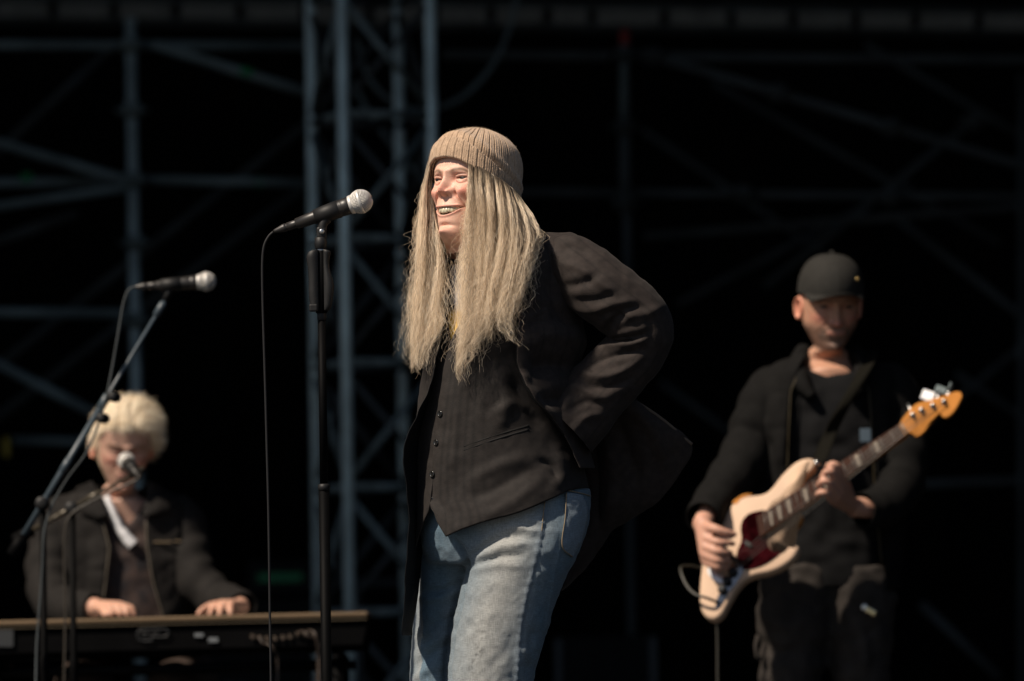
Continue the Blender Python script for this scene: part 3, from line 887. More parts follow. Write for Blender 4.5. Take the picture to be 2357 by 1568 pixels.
HS = head_matrix(W(1088, 433, 0.0), 40, 11, 0)
c1 = W(1128, 585, 0.035); c2 = W(1150, 640, 0.045); c3 = W(1152, 760, 0.04); c4 = W(1150, 1000, 0.04); c5 = W(1160, 1170, 0.04)
body = body_mesh('body', singer, M_SKIN, HS, [(c1, .052, .055, 45, 10), (c2, .105, .075, 50, 5), (c3, .115, .08, 50, 4), (c4, .10, .08, 50, 4), (c5, .11, .08, 50, 3)],
                 ears=False, nz=230, nt=320, smile=True, jaw=11.0)
eyeballs(HS, singer, gaze=(-0.15, 1, 0.02))
teeth(HS, singer)

# --- beanie
def beanie(Mh, parent):
    nr = 34; n = nr * 18
    th = np.linspace(-math.pi, math.pi, n, endpoint=False)
    def radius(z, th):
        yf = np.interp(z, [-40, 0, 40, 70], [90, 92, 94, 94]); w = np.interp(z, [-45, -10, 20, 50], [70, 77, 79, 79]); yb = np.interp(z, [-45, -20, 10, 45, 70], [86, 100, 115, 119, 116])
        c = np.cos(th); s = np.sin(th)
        y = np.where(c > 0, yf, yb)
        return w * np.sign(s) * np.abs(s) ** .93, y * np.sign(c) * np.abs(c) ** .93
    def shell(name, t0, t1, rows, thick, ribamp, roll=False, phase=0.0):
        zr = -13 + 44 * np.cos(th) + 11 * np.cos(th) ** 2 - 6 * np.sin(th)
        zc, zt = 52.0, 129.0
        V = np.zeros((rows, n, 3)); T = np.linspace(t0, t1, rows)
        C = np.zeros((rows, n, 3))
        fr = ((th + math.pi) / (2 * math.pi) * nr + phase) % 1.0
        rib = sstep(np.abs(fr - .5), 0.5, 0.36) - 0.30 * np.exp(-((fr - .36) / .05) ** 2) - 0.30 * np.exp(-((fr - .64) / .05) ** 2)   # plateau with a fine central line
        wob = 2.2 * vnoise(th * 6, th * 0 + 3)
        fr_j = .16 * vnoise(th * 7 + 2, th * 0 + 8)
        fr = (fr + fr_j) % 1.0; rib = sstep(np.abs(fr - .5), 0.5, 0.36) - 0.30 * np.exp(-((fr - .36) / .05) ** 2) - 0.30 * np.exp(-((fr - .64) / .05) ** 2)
        for i, t in enumerate(T):
            # arc position: straight wall then dome
            lw = np.maximum(zc - zr, 4); ld = 118.0
            sarc = t * (lw + ld) if not roll else t * 45.0 * np.ones_like(th)
            psi = np.clip((sarc - lw) / ld, 0, 1) * math.pi / 2
            z = np.where(sarc < lw, zr + sarc, zc + (zt - zc) * np.sin(psi))
            sc = np.where(sarc < lw, 1.0, np.cos(psi) ** 0.92)
            x, y = radius(np.minimum(z, zc), th)
            amp = ribamp * np.clip(sc * 1.6, 0.15, 1)
            k = thick + amp * rib
            if not roll: k = k + 6.0 * np.exp(-((sarc - 60) / 11) ** 2)
            if roll:
                e = (t - t0) / (t1 - t0)
                k = k - 5.0 * (1 - math.sin(math.acos(min(1, max(0, 1 - e / .09))))) - 6.5 * (1 - math.sin(math.acos(min(1, max(0, 1 - (1 - e) / .05)))))
            nrm = np.hypot(x, y) + 1e-6
            lean = 8.0 * sstep(z, 60.0, 129.0)   # slack at the crown leans back
            X = sc * x + k * x / nrm * sc; Yy = sc * y + k * y / nrm * sc - lean
            Zz = z + k * np.where(sarc < lw, 0, np.sin(psi)) + (wob * .5 if roll else 0) * 1.0
            V[i] = np.stack([X, Yy, Zz], -1)
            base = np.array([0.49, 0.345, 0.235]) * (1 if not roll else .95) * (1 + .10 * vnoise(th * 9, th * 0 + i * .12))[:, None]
            C[i] = base * ((0.58 + 0.42 * rib) if roll else (.66 + .34 * rib))[:, None]  # grooves between ribs tinted darker, shade painted into the wool
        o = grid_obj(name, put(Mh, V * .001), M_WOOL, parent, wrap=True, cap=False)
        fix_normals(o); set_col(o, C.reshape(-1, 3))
        md = o.modifiers.new('thickness', 'SOLIDIFY'); md.thickness = 0.002; md.offset = -1
        return V * .001
    hat = thing('beanie', 'x', 'x'); del hat['label']; del hat['category']; hat.parent = parent
    Vc = shell('crown', 0.0, 0.995, 70, 1.0, 2.6)
    for o in list(parent.children):
        if o.name.startswith('crown'): o.parent = hat
    Vf = shell('cuff', 0.0, 1.0, 52, 9.0, 2.2, roll=True, phase=.5)
    for o in list(parent.children):
        if o.name.startswith('cuff'): o.parent = hat
    # wool fuzz
    r = np.random.default_rng(3)
    S = []
    for V, cnt in ((Vc, 2600), (Vf, 2600)):
        ii = r.integers(1, V.shape[0] - 1, cnt); jj = r.integers(0, n, cnt)
        p = V[ii, jj]; nn = p - np.array([0, -0.01, 0.03]); nn /= np.linalg.norm(nn, axis=1)[:, None]
        d = nn + 0.9 * r.normal(size=nn.shape); d /= np.linalg.norm(d, axis=1)[:, None]
        ln = (0.0012 + .0028 * r.random(cnt))[:, None]
        q = p + d * ln * .6; e = q + (d + .6 * r.normal(size=d.shape)) * ln * .5
        S.append(np.stack([p, q, e], 1))
    S = np.concatenate(S)
    hair_obj('wool_fuzz', put(Mh, S), 0.00010, 0.00005, hair_mat('wool_fuzz', [(.42, .32, .22), (.5, .39, .28)], .6), hat)
beanie(HS, singer)

# --- torso under everything: outline table v, left, right, depth centre, depth radius
TORSO = Loft([(545, 1085, 1235, .02, .06), (600, 1030, 1290, .03, .115), (650, 1008, 1312, .03, .135), (700, 1000, 1320, .03, .145), (800, 985, 1318, .03, .15),
              (900, 970, 1312, .03, .15), (1000, 958, 1320, .03, .148), (1080, 953, 1340, .03, .148), (1150, 955, 1352, .03, .15), (1250, 958, 1358, .03, .15), (1330, 960, 1350, .03, .15)], .86)
def u_btn(v): return np.interp(v, [740, 790, 850, 950, 1020, 1095, 1150, 1180], [1046, 1038, 1026, 1012, 1004, 997, 995, 1006])
VEST_F = [([(1217, 1052), (1150, 1072), (1080, 1110)], 16, .005), ([(1280, 1040), (1290, 1090), (1270, 1125)], 14, .006), ([(1080, 1150), (1150, 1120), (1230, 1075)], 14, -.004),
          ([(1145, 850), (1165, 930), (1150, 990)], 16, .007), ([(1180, 860), (1205, 930), (1250, 985)], 15, -.010), ([(1130, 960), (1180, 930), (1220, 945)], 13, .006),
          ([(1120, 1190), (1190, 1150), (1250, 1100)], 13, .004), ([(1040, 900), (1050, 1000), (1035, 1100)], 12, .003), ([(1080, 820), (1090, 900), (1080, 980)], 14, -.003),
          ([(1240, 1060), (1270, 1075), (1282, 1110)], 8, -.006), ([(1100, 780), (1140, 800), (1190, 780)], 18, .006)]
def vest_half(name, near):
    na, nt = (190, 130) if near else (60, 130)
    a = np.linspace(0, 1, na)[None, :]; t = np.linspace(0, 1, nt)[:, None]
    if near:
        vt = np.interp(a, [0, .08, .14, .25, 1], [800, 700, 650, 600, 600])
        vb = np.interp(a, [0, .02, .064, .13, .30, .52, .6, 1], [1172, 1200, 1236, 1219, 1180, 1130, 1124, 1120])
    else:
        vt = np.interp(a, [0, .3, 1], [800, 660, 620]); vb = np.interp(a, [0, .35, .5, 1], [1150, 1255, 1278, 1200])
    V = vt + t * (vb - vt)
    ub = u_btn(V)
    pb = TORSO.phi_of(ub, V)
    if near: PH = pb + (3.95 - pb) * a
    else: PH = pb + .05 - a * 1.35
    g, gd = (4, .004) if near else (2, .001)
    U, Y = TORSO.pos(PH, V, g, gd)
    lift = .010 * sstep(t, .82, 1.0) * np.ones_like(a)            # hem stands off the jeans
    Y = Y - lift * np.clip(np.sin(PH), 0, 1)
    U = U - 8 * sstep(t, .8, 1.0) * np.clip(np.cos(PH), 0, 1)
    st = np.zeros(U.shape)
    off = U - u_btn(V)
    for c, w in ((16, 3.2), (29, 4.5), (44, 5), (60, 4), (76, 4.5), (97, 3)):
        st += np.exp(-((off - c - .10 * (V - 900) * c / 100) / w) ** 2) * (1 if c < 80 else .6)
    base = np.array([0.0170, 0.0135, 0.0120])
    C = base * (1 - .45 * np.clip(st, 0, 1))[..., None] 
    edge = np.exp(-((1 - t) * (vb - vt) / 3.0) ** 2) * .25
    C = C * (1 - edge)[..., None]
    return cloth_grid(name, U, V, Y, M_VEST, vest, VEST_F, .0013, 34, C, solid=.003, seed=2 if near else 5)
vest = thing('vest', 'x', 'x'); del vest['label']; del vest['category']; vest.parent = singer
vest_half('vest_front', True)
vest_half('vest_front', False)
for (u, v) in ((1014, 953), (1005, 1019), (996, 1092), (994, 1150)):
    y = float(TORSO.depth(np.array(u), np.array(v))) - .008
    c = W(u, v, y); nrm = np.array([-.72, -.68, .05])
    lathe('button', [(0, .001), (.001, .0068), (.0030, .0070), (.0042, .0062), (.0034, .0048), (.0028, .0040), (.0028, .0005)], c, nrm, M_BUTTON, vest, 20)
def on_torso(pts, lift, n=30):
    q = cr(np.array(pts, float), n)
    return W(q[:, 0], q[:, 1], TORSO.depth(q[:, 0], q[:, 1]) - lift)
for dv in (0, 9):
    tube('pocket_welt', on_torso([(1068, 1028 + dv), (1140, 1003 + dv), (1217, 980 + dv)], .0055), .0028, M_LINING if dv else M_VEST, vest, 8)

# grey shirt at the chest
na, nt = 60, 50
A, T = np.meshgrid(np.linspace(0, 1, na), np.linspace(0, 1, nt))
V = 610 + T * 246; PH = .35 + A * 1.5
U, Y = TORSO.pos(PH, V, -4, -.004)
yel = sstep(V, 712, 724) * (1 - sstep(V, 775, 800)) * (1 - sstep(U, 1088, 1098)) * sstep(U, 1030, 1040)
gr = (sstep(V, 640, 690) * sstep(U, 1046, 1056))[..., None]; C = np.array([.035, .034, .036]) * (1 - gr) + np.array([.26, .26, .285]) * gr; yl = np.clip(yel, 0, 1)[..., None]  # upper shirt painted dark as the shade between the hair masses
C = C * (1 - yl) + np.array([.72, .42, .03]) * yl
cloth_grid('shirt', U, V, Y, M_SHIRT, singer, (), .001, 30, C, solid=.002)

# --- jacket
jacket = thing('jacket', 'x', 'x'); del jacket['label']; del jacket['category']; jacket.parent = singer
JAC = Loft([(538, 1215, 1300, -.03, .015), (546, 1190, 1330, -.025, .05), (562, 1150, 1352, -.01, .09), (600, 1060, 1360, .02, .135), (650, 1000, 1348, .03, .16), (700, 990, 1340, .03, .168),
            (800, 975, 1338, .03, .175), (900, 962, 1335, .03, .175), (1000, 955, 1345, .03, .172), (1100, 950, 1372, .03, .172)], .76)
def u_edge(v): return np.interp(v, [537, 560, 600, 650, 700, 800, 832, 860, 890, 920, 955, 990, 1040, 1100], [1190, 1190, 1192, 1195, 1193, 1190, 1190, 1198, 1210, 1230, 1264, 1292, 1318, 1345])
JF = [([(1195, 800), (1250, 772), (1310, 775), (1345, 800)], 20, .012), ([(1215, 850), (1270, 840), (1330, 850)], 26, -.022), ([(1200, 700), (1250, 690), (1300, 705)], 12, .003),
      ([(1255, 640), (1275, 700), (1300, 760)], 14, -.008), ([(1215, 660), (1240, 700), (1245, 760)], 16, .003), ([(1195, 850), (1215, 905), (1275, 965)], 12, .010),
      ([(1230, 930), (1290, 920), (1330, 940)], 18, -.010), ([(1252, 560), (1268, 600), (1270, 650)], 10, -.006), ([(1197, 738), (1230, 725), (1256, 713)], 3.0, .0025), ([(1256, 713), (1260, 742)], 3.0, .002),
      ([(1197, 750), (1230, 741), (1258, 743)], 3.0, -.002), ([(1200, 770), (1260, 752), (1310, 755)], 9, .004)]
na, nt = 130, 190
A, T = np.meshgrid(np.linspace(0, 1, na), np.linspace(0, 1, nt))
V = 538 + T * 540
pe = JAC.phi_of(u_edge(V), V)
PH = pe + (4.2 - pe) * A ** 1.15
U, Y = JAC.pos(PH, V)
Y = Y - .020 * sstep(V, 640, 800) * np.exp(-(A / .10) ** 2) * (1 - sstep(V, 900, 1000))
JC = np.array([.0250, .0184, .0160])
C = JC * (1 + .06 * vnoise(U / 11, V / 70))[..., None]
for k in range(8):
    C = C * (1 - .35 * np.exp(-((U - u_edge(V) - 22 - k * 27 - .05 * (V - 700)) / 1.6) ** 2))[..., None]
cloth_grid('front_panel', U, V, Y, M_JACKET, jacket, JF, .0018, 38, C, solid=.0035, seed=8)
# black tube standing in for the shadow gap along the jacket front
q = np.linspace(610, 1000, 60)
yy = JAC.depth(u_edge(q), q)
tube('front_edge_shade', W(u_edge(q) + 1, q, yy + .002), .0035, M_LINING, jacket, 8)

# sleeve: u, v, depth, radius px
SL = cr(np.array([(1290, 590, -.045, 46), (1312, 604, -.070, 68), (1362, 650, -.085, 79), (1415, 690, -.085, 78), (1458, 724, -.078, 76), (1478, 762, -.065, 74), (1462, 806, -.055, 73),
                  (1425, 850, -.050, 73), (1380, 895, -.050, 76), (1340, 940, -.050, 80), (1314, 970, -.050, 83), (1304, 980, -.050, 84)], float), 150)
Pc = W(SL[:, 0], SL[:, 1], SL[:, 2]); Rr = SL[:, 3] / scale_at(SL[:, 2])
SV = tube_verts(Pc, Rr, 120)
SV[..., 1] = Pc[:, None, 1] + (SV[..., 1] - Pc[:, None, 1]) * .85
us, vs_ = UV(SV)
SF = [([(1287, 577), (1319, 570), (1352, 585)], 10, -.012), ([(1275, 556), (1305, 549), (1340, 560)], 10, .007), ([(1295, 606), (1344, 622), (1397, 663), (1430, 683)], 13, .011), ([(1290, 660), (1336, 653), (1380, 632)], 12, -.013),
      ([(1303, 704), (1356, 716), (1417, 700), (1466, 691)], 12, .011), ([(1320, 690), (1370, 690), (1420, 672)], 10, -.009), ([(1377, 728), (1425, 712), (1480, 706)], 9, -.009), ([(1388, 770), (1415, 735), (1440, 722)], 11, -.020),
      ([(1430, 730), (1483, 724), (1528, 705)], 12, .009), ([(1356, 822), (1397, 798), (1458, 790), (1500, 770)], 11, .012), ([(1350, 838), (1417, 818), (1475, 806)], 9, -.012),
      ([(1330, 855), (1377, 868), (1430, 855), (1478, 825)], 11, .012), ([(1340, 885), (1400, 893), (1460, 868)], 10, -.010), ([(1290, 900), (1330, 890), (1380, 915), (1420, 905)], 12, .007),
      ([(1300, 950), (1345, 925), (1390, 935)], 10, -.007), ([(1310, 1000), (1350, 960), (1400, 955)], 11, .007), ([(1440, 640), (1480, 668), (1515, 700)], 10, .006), ([(1460, 690), (1490, 730), (1500, 790)], 12, -.006),
      ([(1410, 770), (1450, 762), (1500, 750)], 10, .008), ([(1400, 785), (1445, 778), (1490, 772)], 8, -.008)]
NS = normals_grid(SV, True)
if ((SV - Pc[:, None]) * NS).sum() < 0: NS = -NS
facing = sstep(-NS[..., 1], -.15, .35)
D = .58 * folds(us, vs_, [(a, b * .80, c) for a, b, c in SF]) * facing + .0020 * vnoise(us / 34, vs_ / 34) + .0008 * vnoise(us / 13, vs_ / 13, 1)
ang = np.linspace(0, 2 * math.pi, 120, endpoint=False)
lin = np.exp(-(((np.arange(120) % 9) - 4) / .7) ** 2)
C = JC * (1 + .07 * vnoise(us / 12, vs_ / 40))[..., None] * (1 - .34 * lin)[None, :, None]
o = grid_obj('sleeve', SV + NS * D[..., None], M_JACKET, jacket, wrap=True)
fix_normals(o); set_col(o, C.reshape(-1, 3))
md = o.modifiers.new('thickness', 'SOLIDIFY'); md.thickness = .003; md.offset = -1
for k, f in enumerate((0.955, 0.968, .981)):
    i = int(f * 149); p = SV[i, 36] + NS[i, 36] * .006
    lathe('button', [(0, .001), (.001, .0055), (.0035, .0055), (.004, .001)], p, NS[i, 36], M_BUTTON, jacket, 14)

# far sleeve, folded behind her back
SL2 = cr(np.array([(1075, 600, .10, 50), (1075, 660, .17, 66), (1095, 760, .22, 62), (1130, 850, .24, 60), (1200, 930, .24, 58), (1260, 990, .22, 56)], float), 50)
V2 = tube_verts(W(SL2[:, 0], SL2[:, 1], SL2[:, 2]), SL2[:, 3] / 1060, 40)
o = grid_obj('sleeve', V2, M_JACKET, jacket, wrap=True, cap=True); fix_normals(o); set_col(o, np.tile(JC, (50 * 40, 1)))
# jacket back
Av, Tv = np.meshgrid(np.linspace(0, 1, 70), np.linspace(0, 1, 90))
V = 545 + Tv * 520; PH = 3.6 + Av * 2.1
U, Y = JAC.pos(PH, V, -2, -.004)
o = cloth_grid('back_panel', U, V, Y, M_JACKET, jacket, (), .004, 50, np.ones(U.shape + (1,)) * JC, solid=.003)
# skirt flaring out behind: from the hidden edge to the outer contour
def sheet(name, left, right, n, k, parent, m, bulge, strokes=(), amp=.003, col=JC, solid=.0035):
    Lc, Rc = cr(np.array(left, float), n), cr(np.array(right, float), n)
    s = np.linspace(0, 1, k)[None, :, None]
    Q = Lc[:, None] * (1 - s) + Rc[:, None] * s
    Q[..., 2] += bulge * np.sin(np.pi * s[..., 0]) 
    return cloth_grid(name, Q[..., 0], Q[..., 1], Q[..., 2], m, parent, strokes, amp, 36, np.ones(Q.shape[:2] + (1,)) * np.array(col), solid=solid, seed=4)
sheet('skirt', [(1365, 905, .03), (1330, 960, .08), (1318, 1050, .13), (1312, 1150, .17), (1300, 1250, .18), (1285, 1356, .18)],
      [(1438, 908, .02), (1520, 962, .05), (1592, 1022, .07), (1566, 1088, .09), (1508, 1158, .12), (1412, 1216, .16), (1366, 1282, .18), (1293, 1360, .19)], 110, 70, jacket, M_JACKET, -.03,
      [([(1440, 925), (1500, 985), (1530, 1060)], 16, .010), ([(1420, 960), (1450, 1040), (1470, 1120)], 18, -.012), ([(1400, 1000), (1410, 1100), (1400, 1190)], 16, .010), ([(1370, 1020), (1375, 1100), (1380, 1230)], 10, -.010)])
q = cr(np.array([(1438, 908, .018), (1520, 962, .048), (1593, 1023, .068)], float), 30)
tube('hem_highlight', W(q[:, 0], q[:, 1], q[:, 2]), .0035, mat('sunlit_hem', (.09, .064, .046), .8), jacket, 8)  # sunlit line along the top hem, painted as a paler brown tube
# far front panel hanging open on her right side
sheet('front_panel', [(1035, 690, -.10), (1010, 800, -.10), (984, 900, -.10), (945, 985, -.10), (929, 1040, -.10), (934, 1120, -.095), (938, 1190, -.09), (932, 1300, -.085), (925, 1463, -.08)],
      [(1050, 690, .07), (1040, 800, .06), (1030, 900, .05), (1020, 985, .05), (1010, 1040, .05), (1000, 1120, .05), (990, 1190, .05), (972, 1300, .05), (947, 1463, .05)], 120, 30, jacket, M_LINING, .02,
      [([(960, 960), (950, 1150), (940, 1400)], 9, .006)], .002, solid=.0012)

# --- jeans
NL = Loft([(1060, 1060, 1345, .03, .12), (1130, 1050, 1362, .02, .125), (1182, 1052, 1360, .0, .115), (1254, 1066, 1341, -.02, .108), (1302, 1072, 1317, -.025, .102), (1361, 1058, 1288, -.025, .098), (1421, 1044, 1270, -.025, .094),
           (1501, 1034, 1246, -.025, .09), (1568, 1028, 1227, -.025, .086), (1700, 1030, 1215, -.02, .08), (1850, 1040, 1205, -.01, .075), (2000, 1050, 1200, 0, .072), (2105, 1055, 1200, 0, .072)], .95)
FL = Loft([(1060, 975, 1180, .10, .09), (1130, 965, 1180, .10, .10), (1250, 962, 1165, .09, .10), (1300, 960, 1150, .09, .098), (1381, 953, 1130, .105, .092), (1521, 945, 1095, .11, .085), (1568, 942, 1090, .11, .083),
           (1700, 945, 1085, .08, .08), (1850, 952, 1085, .09, .072), (2000, 958, 1090, .1, .07), (2105, 960, 1092, .1, .07)], .95)
PV = Loft([(1062, 968, 1348, .03, .135), (1120, 962, 1362, .03, .145), (1200, 962, 1358, .03, .145), (1260, 968, 1335, .03, .135), (1300, 990, 1290, .03, .11)], .95)
vs = np.linspace(1122, 2100, 90)
me, co = remeshed([loft_closed(NL, vs), loft_closed(FL, vs), loft_closed(PV, np.linspace(1122, 1298, 36))], .0055, 5)
nn = vertex_normals(me)
u, v = UV(co)
fc = sstep(-nn[:, 1], -.1, .3)
near = (co[:, 1] < .045)
seam = [(1258, 1125), (1255, 1150), (1247, 1218), (1233, 1287), (1205, 1402), (1192, 1500), (1188, 1568), (1180, 1800), (1175, 2100)]
bseam = [(1303, 1128), (1300, 1180), (1296, 1230), (1280, 1300), (1266, 1390), (1250, 1470)]
JS = [([(1042, 1235), (1072, 1285), (1068, 1320)], 7, -.014), ([(1072, 1300), (1056, 1375), (1040, 1445), (1030, 1510), (1026, 1600)], 8, -.020), ([(1082, 1270), (1140, 1225), (1210, 1205)], 10, .0055), ([(1085, 1290), (1150, 1262), (1225, 1250)], 10, .0055), ([(1085, 1315), (1150, 1300), (1200, 1305)], 9, .004),
      ([(1083, 1281), (1145, 1244), (1215, 1228)], 6, -.004), ([(1086, 1303), (1150, 1282), (1210, 1278)], 6, -.004), ([(1068, 1338), (1020, 1358), (975, 1362)], 8, -.006), ([(1066, 1352), (1020, 1376), (970, 1380)], 9, .006),
      ([(1052, 1420), (1010, 1432), (985, 1450)], 8, -.005), ([(1046, 1455), (1005, 1475), (965, 1500)], 9, .006), ([(1040, 1480), (1000, 1500), (960, 1530)], 8, -.005), ([(1034, 1530), (990, 1540), (950, 1568)], 10, .005),
      ([(1200, 1190), (1230, 1200), (1245, 1195)], 5, .0035), ([(1190, 1215), (1225, 1222), (1243, 1220)], 5, .0035), ([(1190, 1235), (1222, 1240), (1240, 1240)], 5, -.003),
      ([(1225, 1520), (1205, 1500), (1195, 1540), (1210, 1600)], 10, .006), ([(1230, 1440), (1222, 1500), (1226, 1560)], 10, -.005), ([(1100, 1340), (1130, 1420), (1110, 1520)], 25, .003),
      (seam, 3.2, .0028), ([(a + 7, b) for a, b in seam], 3.2, -.0012), (bseam, 3, .002)]
D = folds(u, v, JS) * fc + .0018 * vnoise(u / 24, v / 24) + .001 * vnoise(u / 9, v / 9, 1)
# puckers along the outer seam
ds, ps, _ = seg_dist(u, v, cr(seam, 40))
D += .0011 * np.exp(-(ds / 8) ** 2) * np.sin(v / 3.6 + 2 * vnoise(v / 15, v / 40)) * fc
co2 = co + nn * D[:, None]
me.vertices.foreach_set('co', co2.ravel()); me.update()
M_DENIM = mat('faded_denim', (.3, .35, .42), .85, vcol=True, spec=.2, sheen=.1, bump=.35, bscale=650)
# fine woven streaks in the denim
nt_ = M_DENIM.node_tree
b_ = nt_.nodes['Principled BSDF']
src = b_.inputs['Base Color'].links[0].from_socket
tcn = nt_.nodes.new('ShaderNodeTexCoord'); mp = nt_.nodes.new('ShaderNodeMapping'); mp.inputs['Scale'].default_value = (700, 700, 55)
nz1 = nt_.nodes.new('ShaderNodeTexNoise'); nz1.inputs['Scale'].default_value = 1.0; nz1.inputs['Detail'].default_value = 3
mp2 = nt_.nodes.new('ShaderNodeMapping'); mp2.inputs['Scale'].default_value = (90, 90, 900)
nz2 = nt_.nodes.new('ShaderNodeTexNoise'); nz2.inputs['Scale'].default_value = 1.0
ad = nt_.nodes.new('ShaderNodeMath'); ad.operation = 'ADD'
mr = nt_.nodes.new('ShaderNodeMapRange'); mr.inputs['From Min'].default_value = .75; mr.inputs['From Max'].default_value = 1.25; mr.inputs['To Min'].default_value = .72; mr.inputs['To Max'].default_value = 1.2
mu = nt_.nodes.new('ShaderNodeMix'); mu.data_type = 'RGBA'; mu.blend_type = 'MULTIPLY'; mu.inputs['Factor'].default_value = 1
for a_, b2 in ((tcn.outputs['Object'], mp.inputs['Vector']), (mp.outputs[0], nz1.inputs['Vector']), (tcn.outputs['Object'], mp2.inputs['Vector']), (mp2.outputs[0], nz2.inputs['Vector']),
               (nz1.outputs['Fac'], ad.inputs[0]), (nz2.outputs['Fac'], ad.inputs[1]), (ad.outputs[0], mr.inputs['Value']), (src, mu.inputs['A']), (mr.outputs[0], mu.inputs['B']), (mu.outputs['Result'], b_.inputs['Base Color'])):
    nt_.links.new(a_, b2)
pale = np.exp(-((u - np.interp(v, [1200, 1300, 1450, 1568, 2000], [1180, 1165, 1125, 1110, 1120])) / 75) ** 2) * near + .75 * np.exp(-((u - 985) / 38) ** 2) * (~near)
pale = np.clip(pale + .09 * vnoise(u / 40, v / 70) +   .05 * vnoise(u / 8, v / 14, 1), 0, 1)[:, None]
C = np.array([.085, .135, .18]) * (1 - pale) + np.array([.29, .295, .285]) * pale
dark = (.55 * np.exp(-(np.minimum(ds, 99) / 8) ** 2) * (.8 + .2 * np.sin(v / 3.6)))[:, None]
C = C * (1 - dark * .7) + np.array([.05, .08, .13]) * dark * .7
mk = .8 * (np.exp(-((u - 1105 - .35 * (1490 - v)) / 14) ** 2) * np.exp(-((v - 1505) / 55) ** 2) * (vnoise(u / 3, v / 5, 2) > .35) * near)[:, None]
C = C * (1 - .6 * mk)
jeans = thing('jeans', 'x', 'x'); del jeans['label']; del jeans['category']; jeans.parent = singer
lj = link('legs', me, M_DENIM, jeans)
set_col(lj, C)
M_STITCH = mat('tan_stitching', (.20, .15, .09), .8)
def jeans_surface(pts, lift, n=40):
    q = cr(np.array(pts, float), n)
    y = np.minimum(NL.depth(q[:, 0], q[:, 1]), PV.depth(q[:, 0], q[:, 1]))
    return W(q[:, 0], q[:, 1], y - lift)
pk = [(1304, 1134), (1340, 1140), (1352, 1172), (1338, 1238), (1318, 1282), (1294, 1258), (1300, 1190), (1304, 1134)]
pr = [(1304, 1134), (1301, 1190), (1294, 1256), (1318, 1282)]
pl = [(1340, 1140), (1353, 1178), (1341, 1238), (1318, 1282)]
Lc, Rc = cr(np.array(pr, float), 40), cr(np.array(pl, float), 40)
s = np.linspace(0, 1, 16)[None, :, None]
Q = Lc[:, None] * (1 - s) + Rc[:, None] * s
yy = np.minimum(NL.depth(Q[..., 0], Q[..., 1]), PV.depth(Q[..., 0], Q[..., 1])) - .006
cloth_grid('back_pocket', Q[..., 0], Q[..., 1], yy, M_DENIM, jeans, (), .001, 12, np.ones(Q.shape[:2] + (1,)) * np.array([.15, .19, .23]), solid=.0015)
tube('stitching', jeans_surface(pr, .008), .0011, M_STITCH, jeans, 6)
tube('stitching', jeans_surface([(1255, 1148), (1250, 1190), (1247, 1222)], .0035), .0011, M_STITCH, jeans, 6)
tube('stitching', jeans_surface([(1303, 1128), (1340, 1136), (1360, 1142)], .006), .0011, M_STITCH, jeans, 6)
# boots below the picture
M_BOOT = mat('black_leather', (.015, .013, .012), .4)
for (uu, Yb) in ((1125, -.01), (1025, .10)):
    c = W(uu, 2110, Yb); c[2] = 0
    dirn = np.array([-.72, -.69, 0])
    rows = []
    for (t, h, w) in ((-.10, .02, .01), (-.095, .09, .036), (-.04, .13, .045), (.03, .11, .045), (.09, .075, .046), (.15, .055, .042), (.185, .04, .025), (.19, .02, .006)):
        a = np.linspace(0, 2 * math.pi, 20, endpoint=False); sd = np.array([-dirn[1], dirn[0], 0])
        rows.append(c + dirn * t + np.cos(a)[:, None] * w * sd + np.array([0, 0, 1]) * (h / 2 * (1 + np.sin(a)))[:, None])
    o = grid_obj('boot', np.array(rows), M_BOOT, singer, wrap=True, cap=True); fix_normals(o)

# --- hair
HAIR = hair_mat('pale_grey_blond_hair', [(.42, .30, .195), (.84, .65, .435), (.95, .78, .56), (.64, .475, .315), (1.0, .90, .73)], .26, roots=(.10, .08, .06))  # dark roots also paint the shadow under the hat rim
HAIR_STRAY = hair_mat('sunlit_stray_hair', [(.7, .56, .4), (.92, .82, .66)], .25)  # near white, putting a sunlit glow into the loose strands
def push(u, v):
    y = np.minimum(TORSO.depth(u, v) - .012, np.where(u > u_edge(v) - 4, JAC.depth(u, v) - .010, 9))
    return np.where((v > 600), y, 9)
NG = [[(1078, 370, -.068), (1079, 440, -.092), (1076, 500, -.098), (1070, 560, -.10), (1063, 640, -.11), (1056, 740, -.12), (1050, 815, -.125), (1062, 886, -.125)],
      [(1102, 382, -.076), (1106, 450, -.112), (1106, 520, -.118), (1108, 600, -.125), (1112, 670, -.13), (1104, 740, -.135), (1072, 820, -.135), (1062, 892, -.135)],
      [(1133, 400, -.084), (1141, 470, -.128), (1140, 540, -.132), (1130, 610, -.14), (1114, 680, -.145), (1100, 740, -.15), (1088, 795, -.15), (1080, 830, -.15)],
      [(1161, 418, -.074), (1176, 485, -.12), (1180, 550, -.135), (1172, 620, -.148), (1158, 675, -.155), (1150, 725, -.16), (1158, 765, -.16), (1180, 800, -.16)],
      [(1183, 436, -.052), (1206, 500, -.10), (1213, 555, -.125), (1203, 610, -.14), (1190, 660, -.15), (1181, 700, -.155), (1176, 735, -.16), (1190, 785, -.16)],
      [(1196, 450, -.025), (1230, 506, -.06), (1241, 540, -.09), (1230, 575, -.115), (1216, 615, -.135), (1206, 655, -.145), (1198, 690, -.15), (1196, 715, -.15)]]
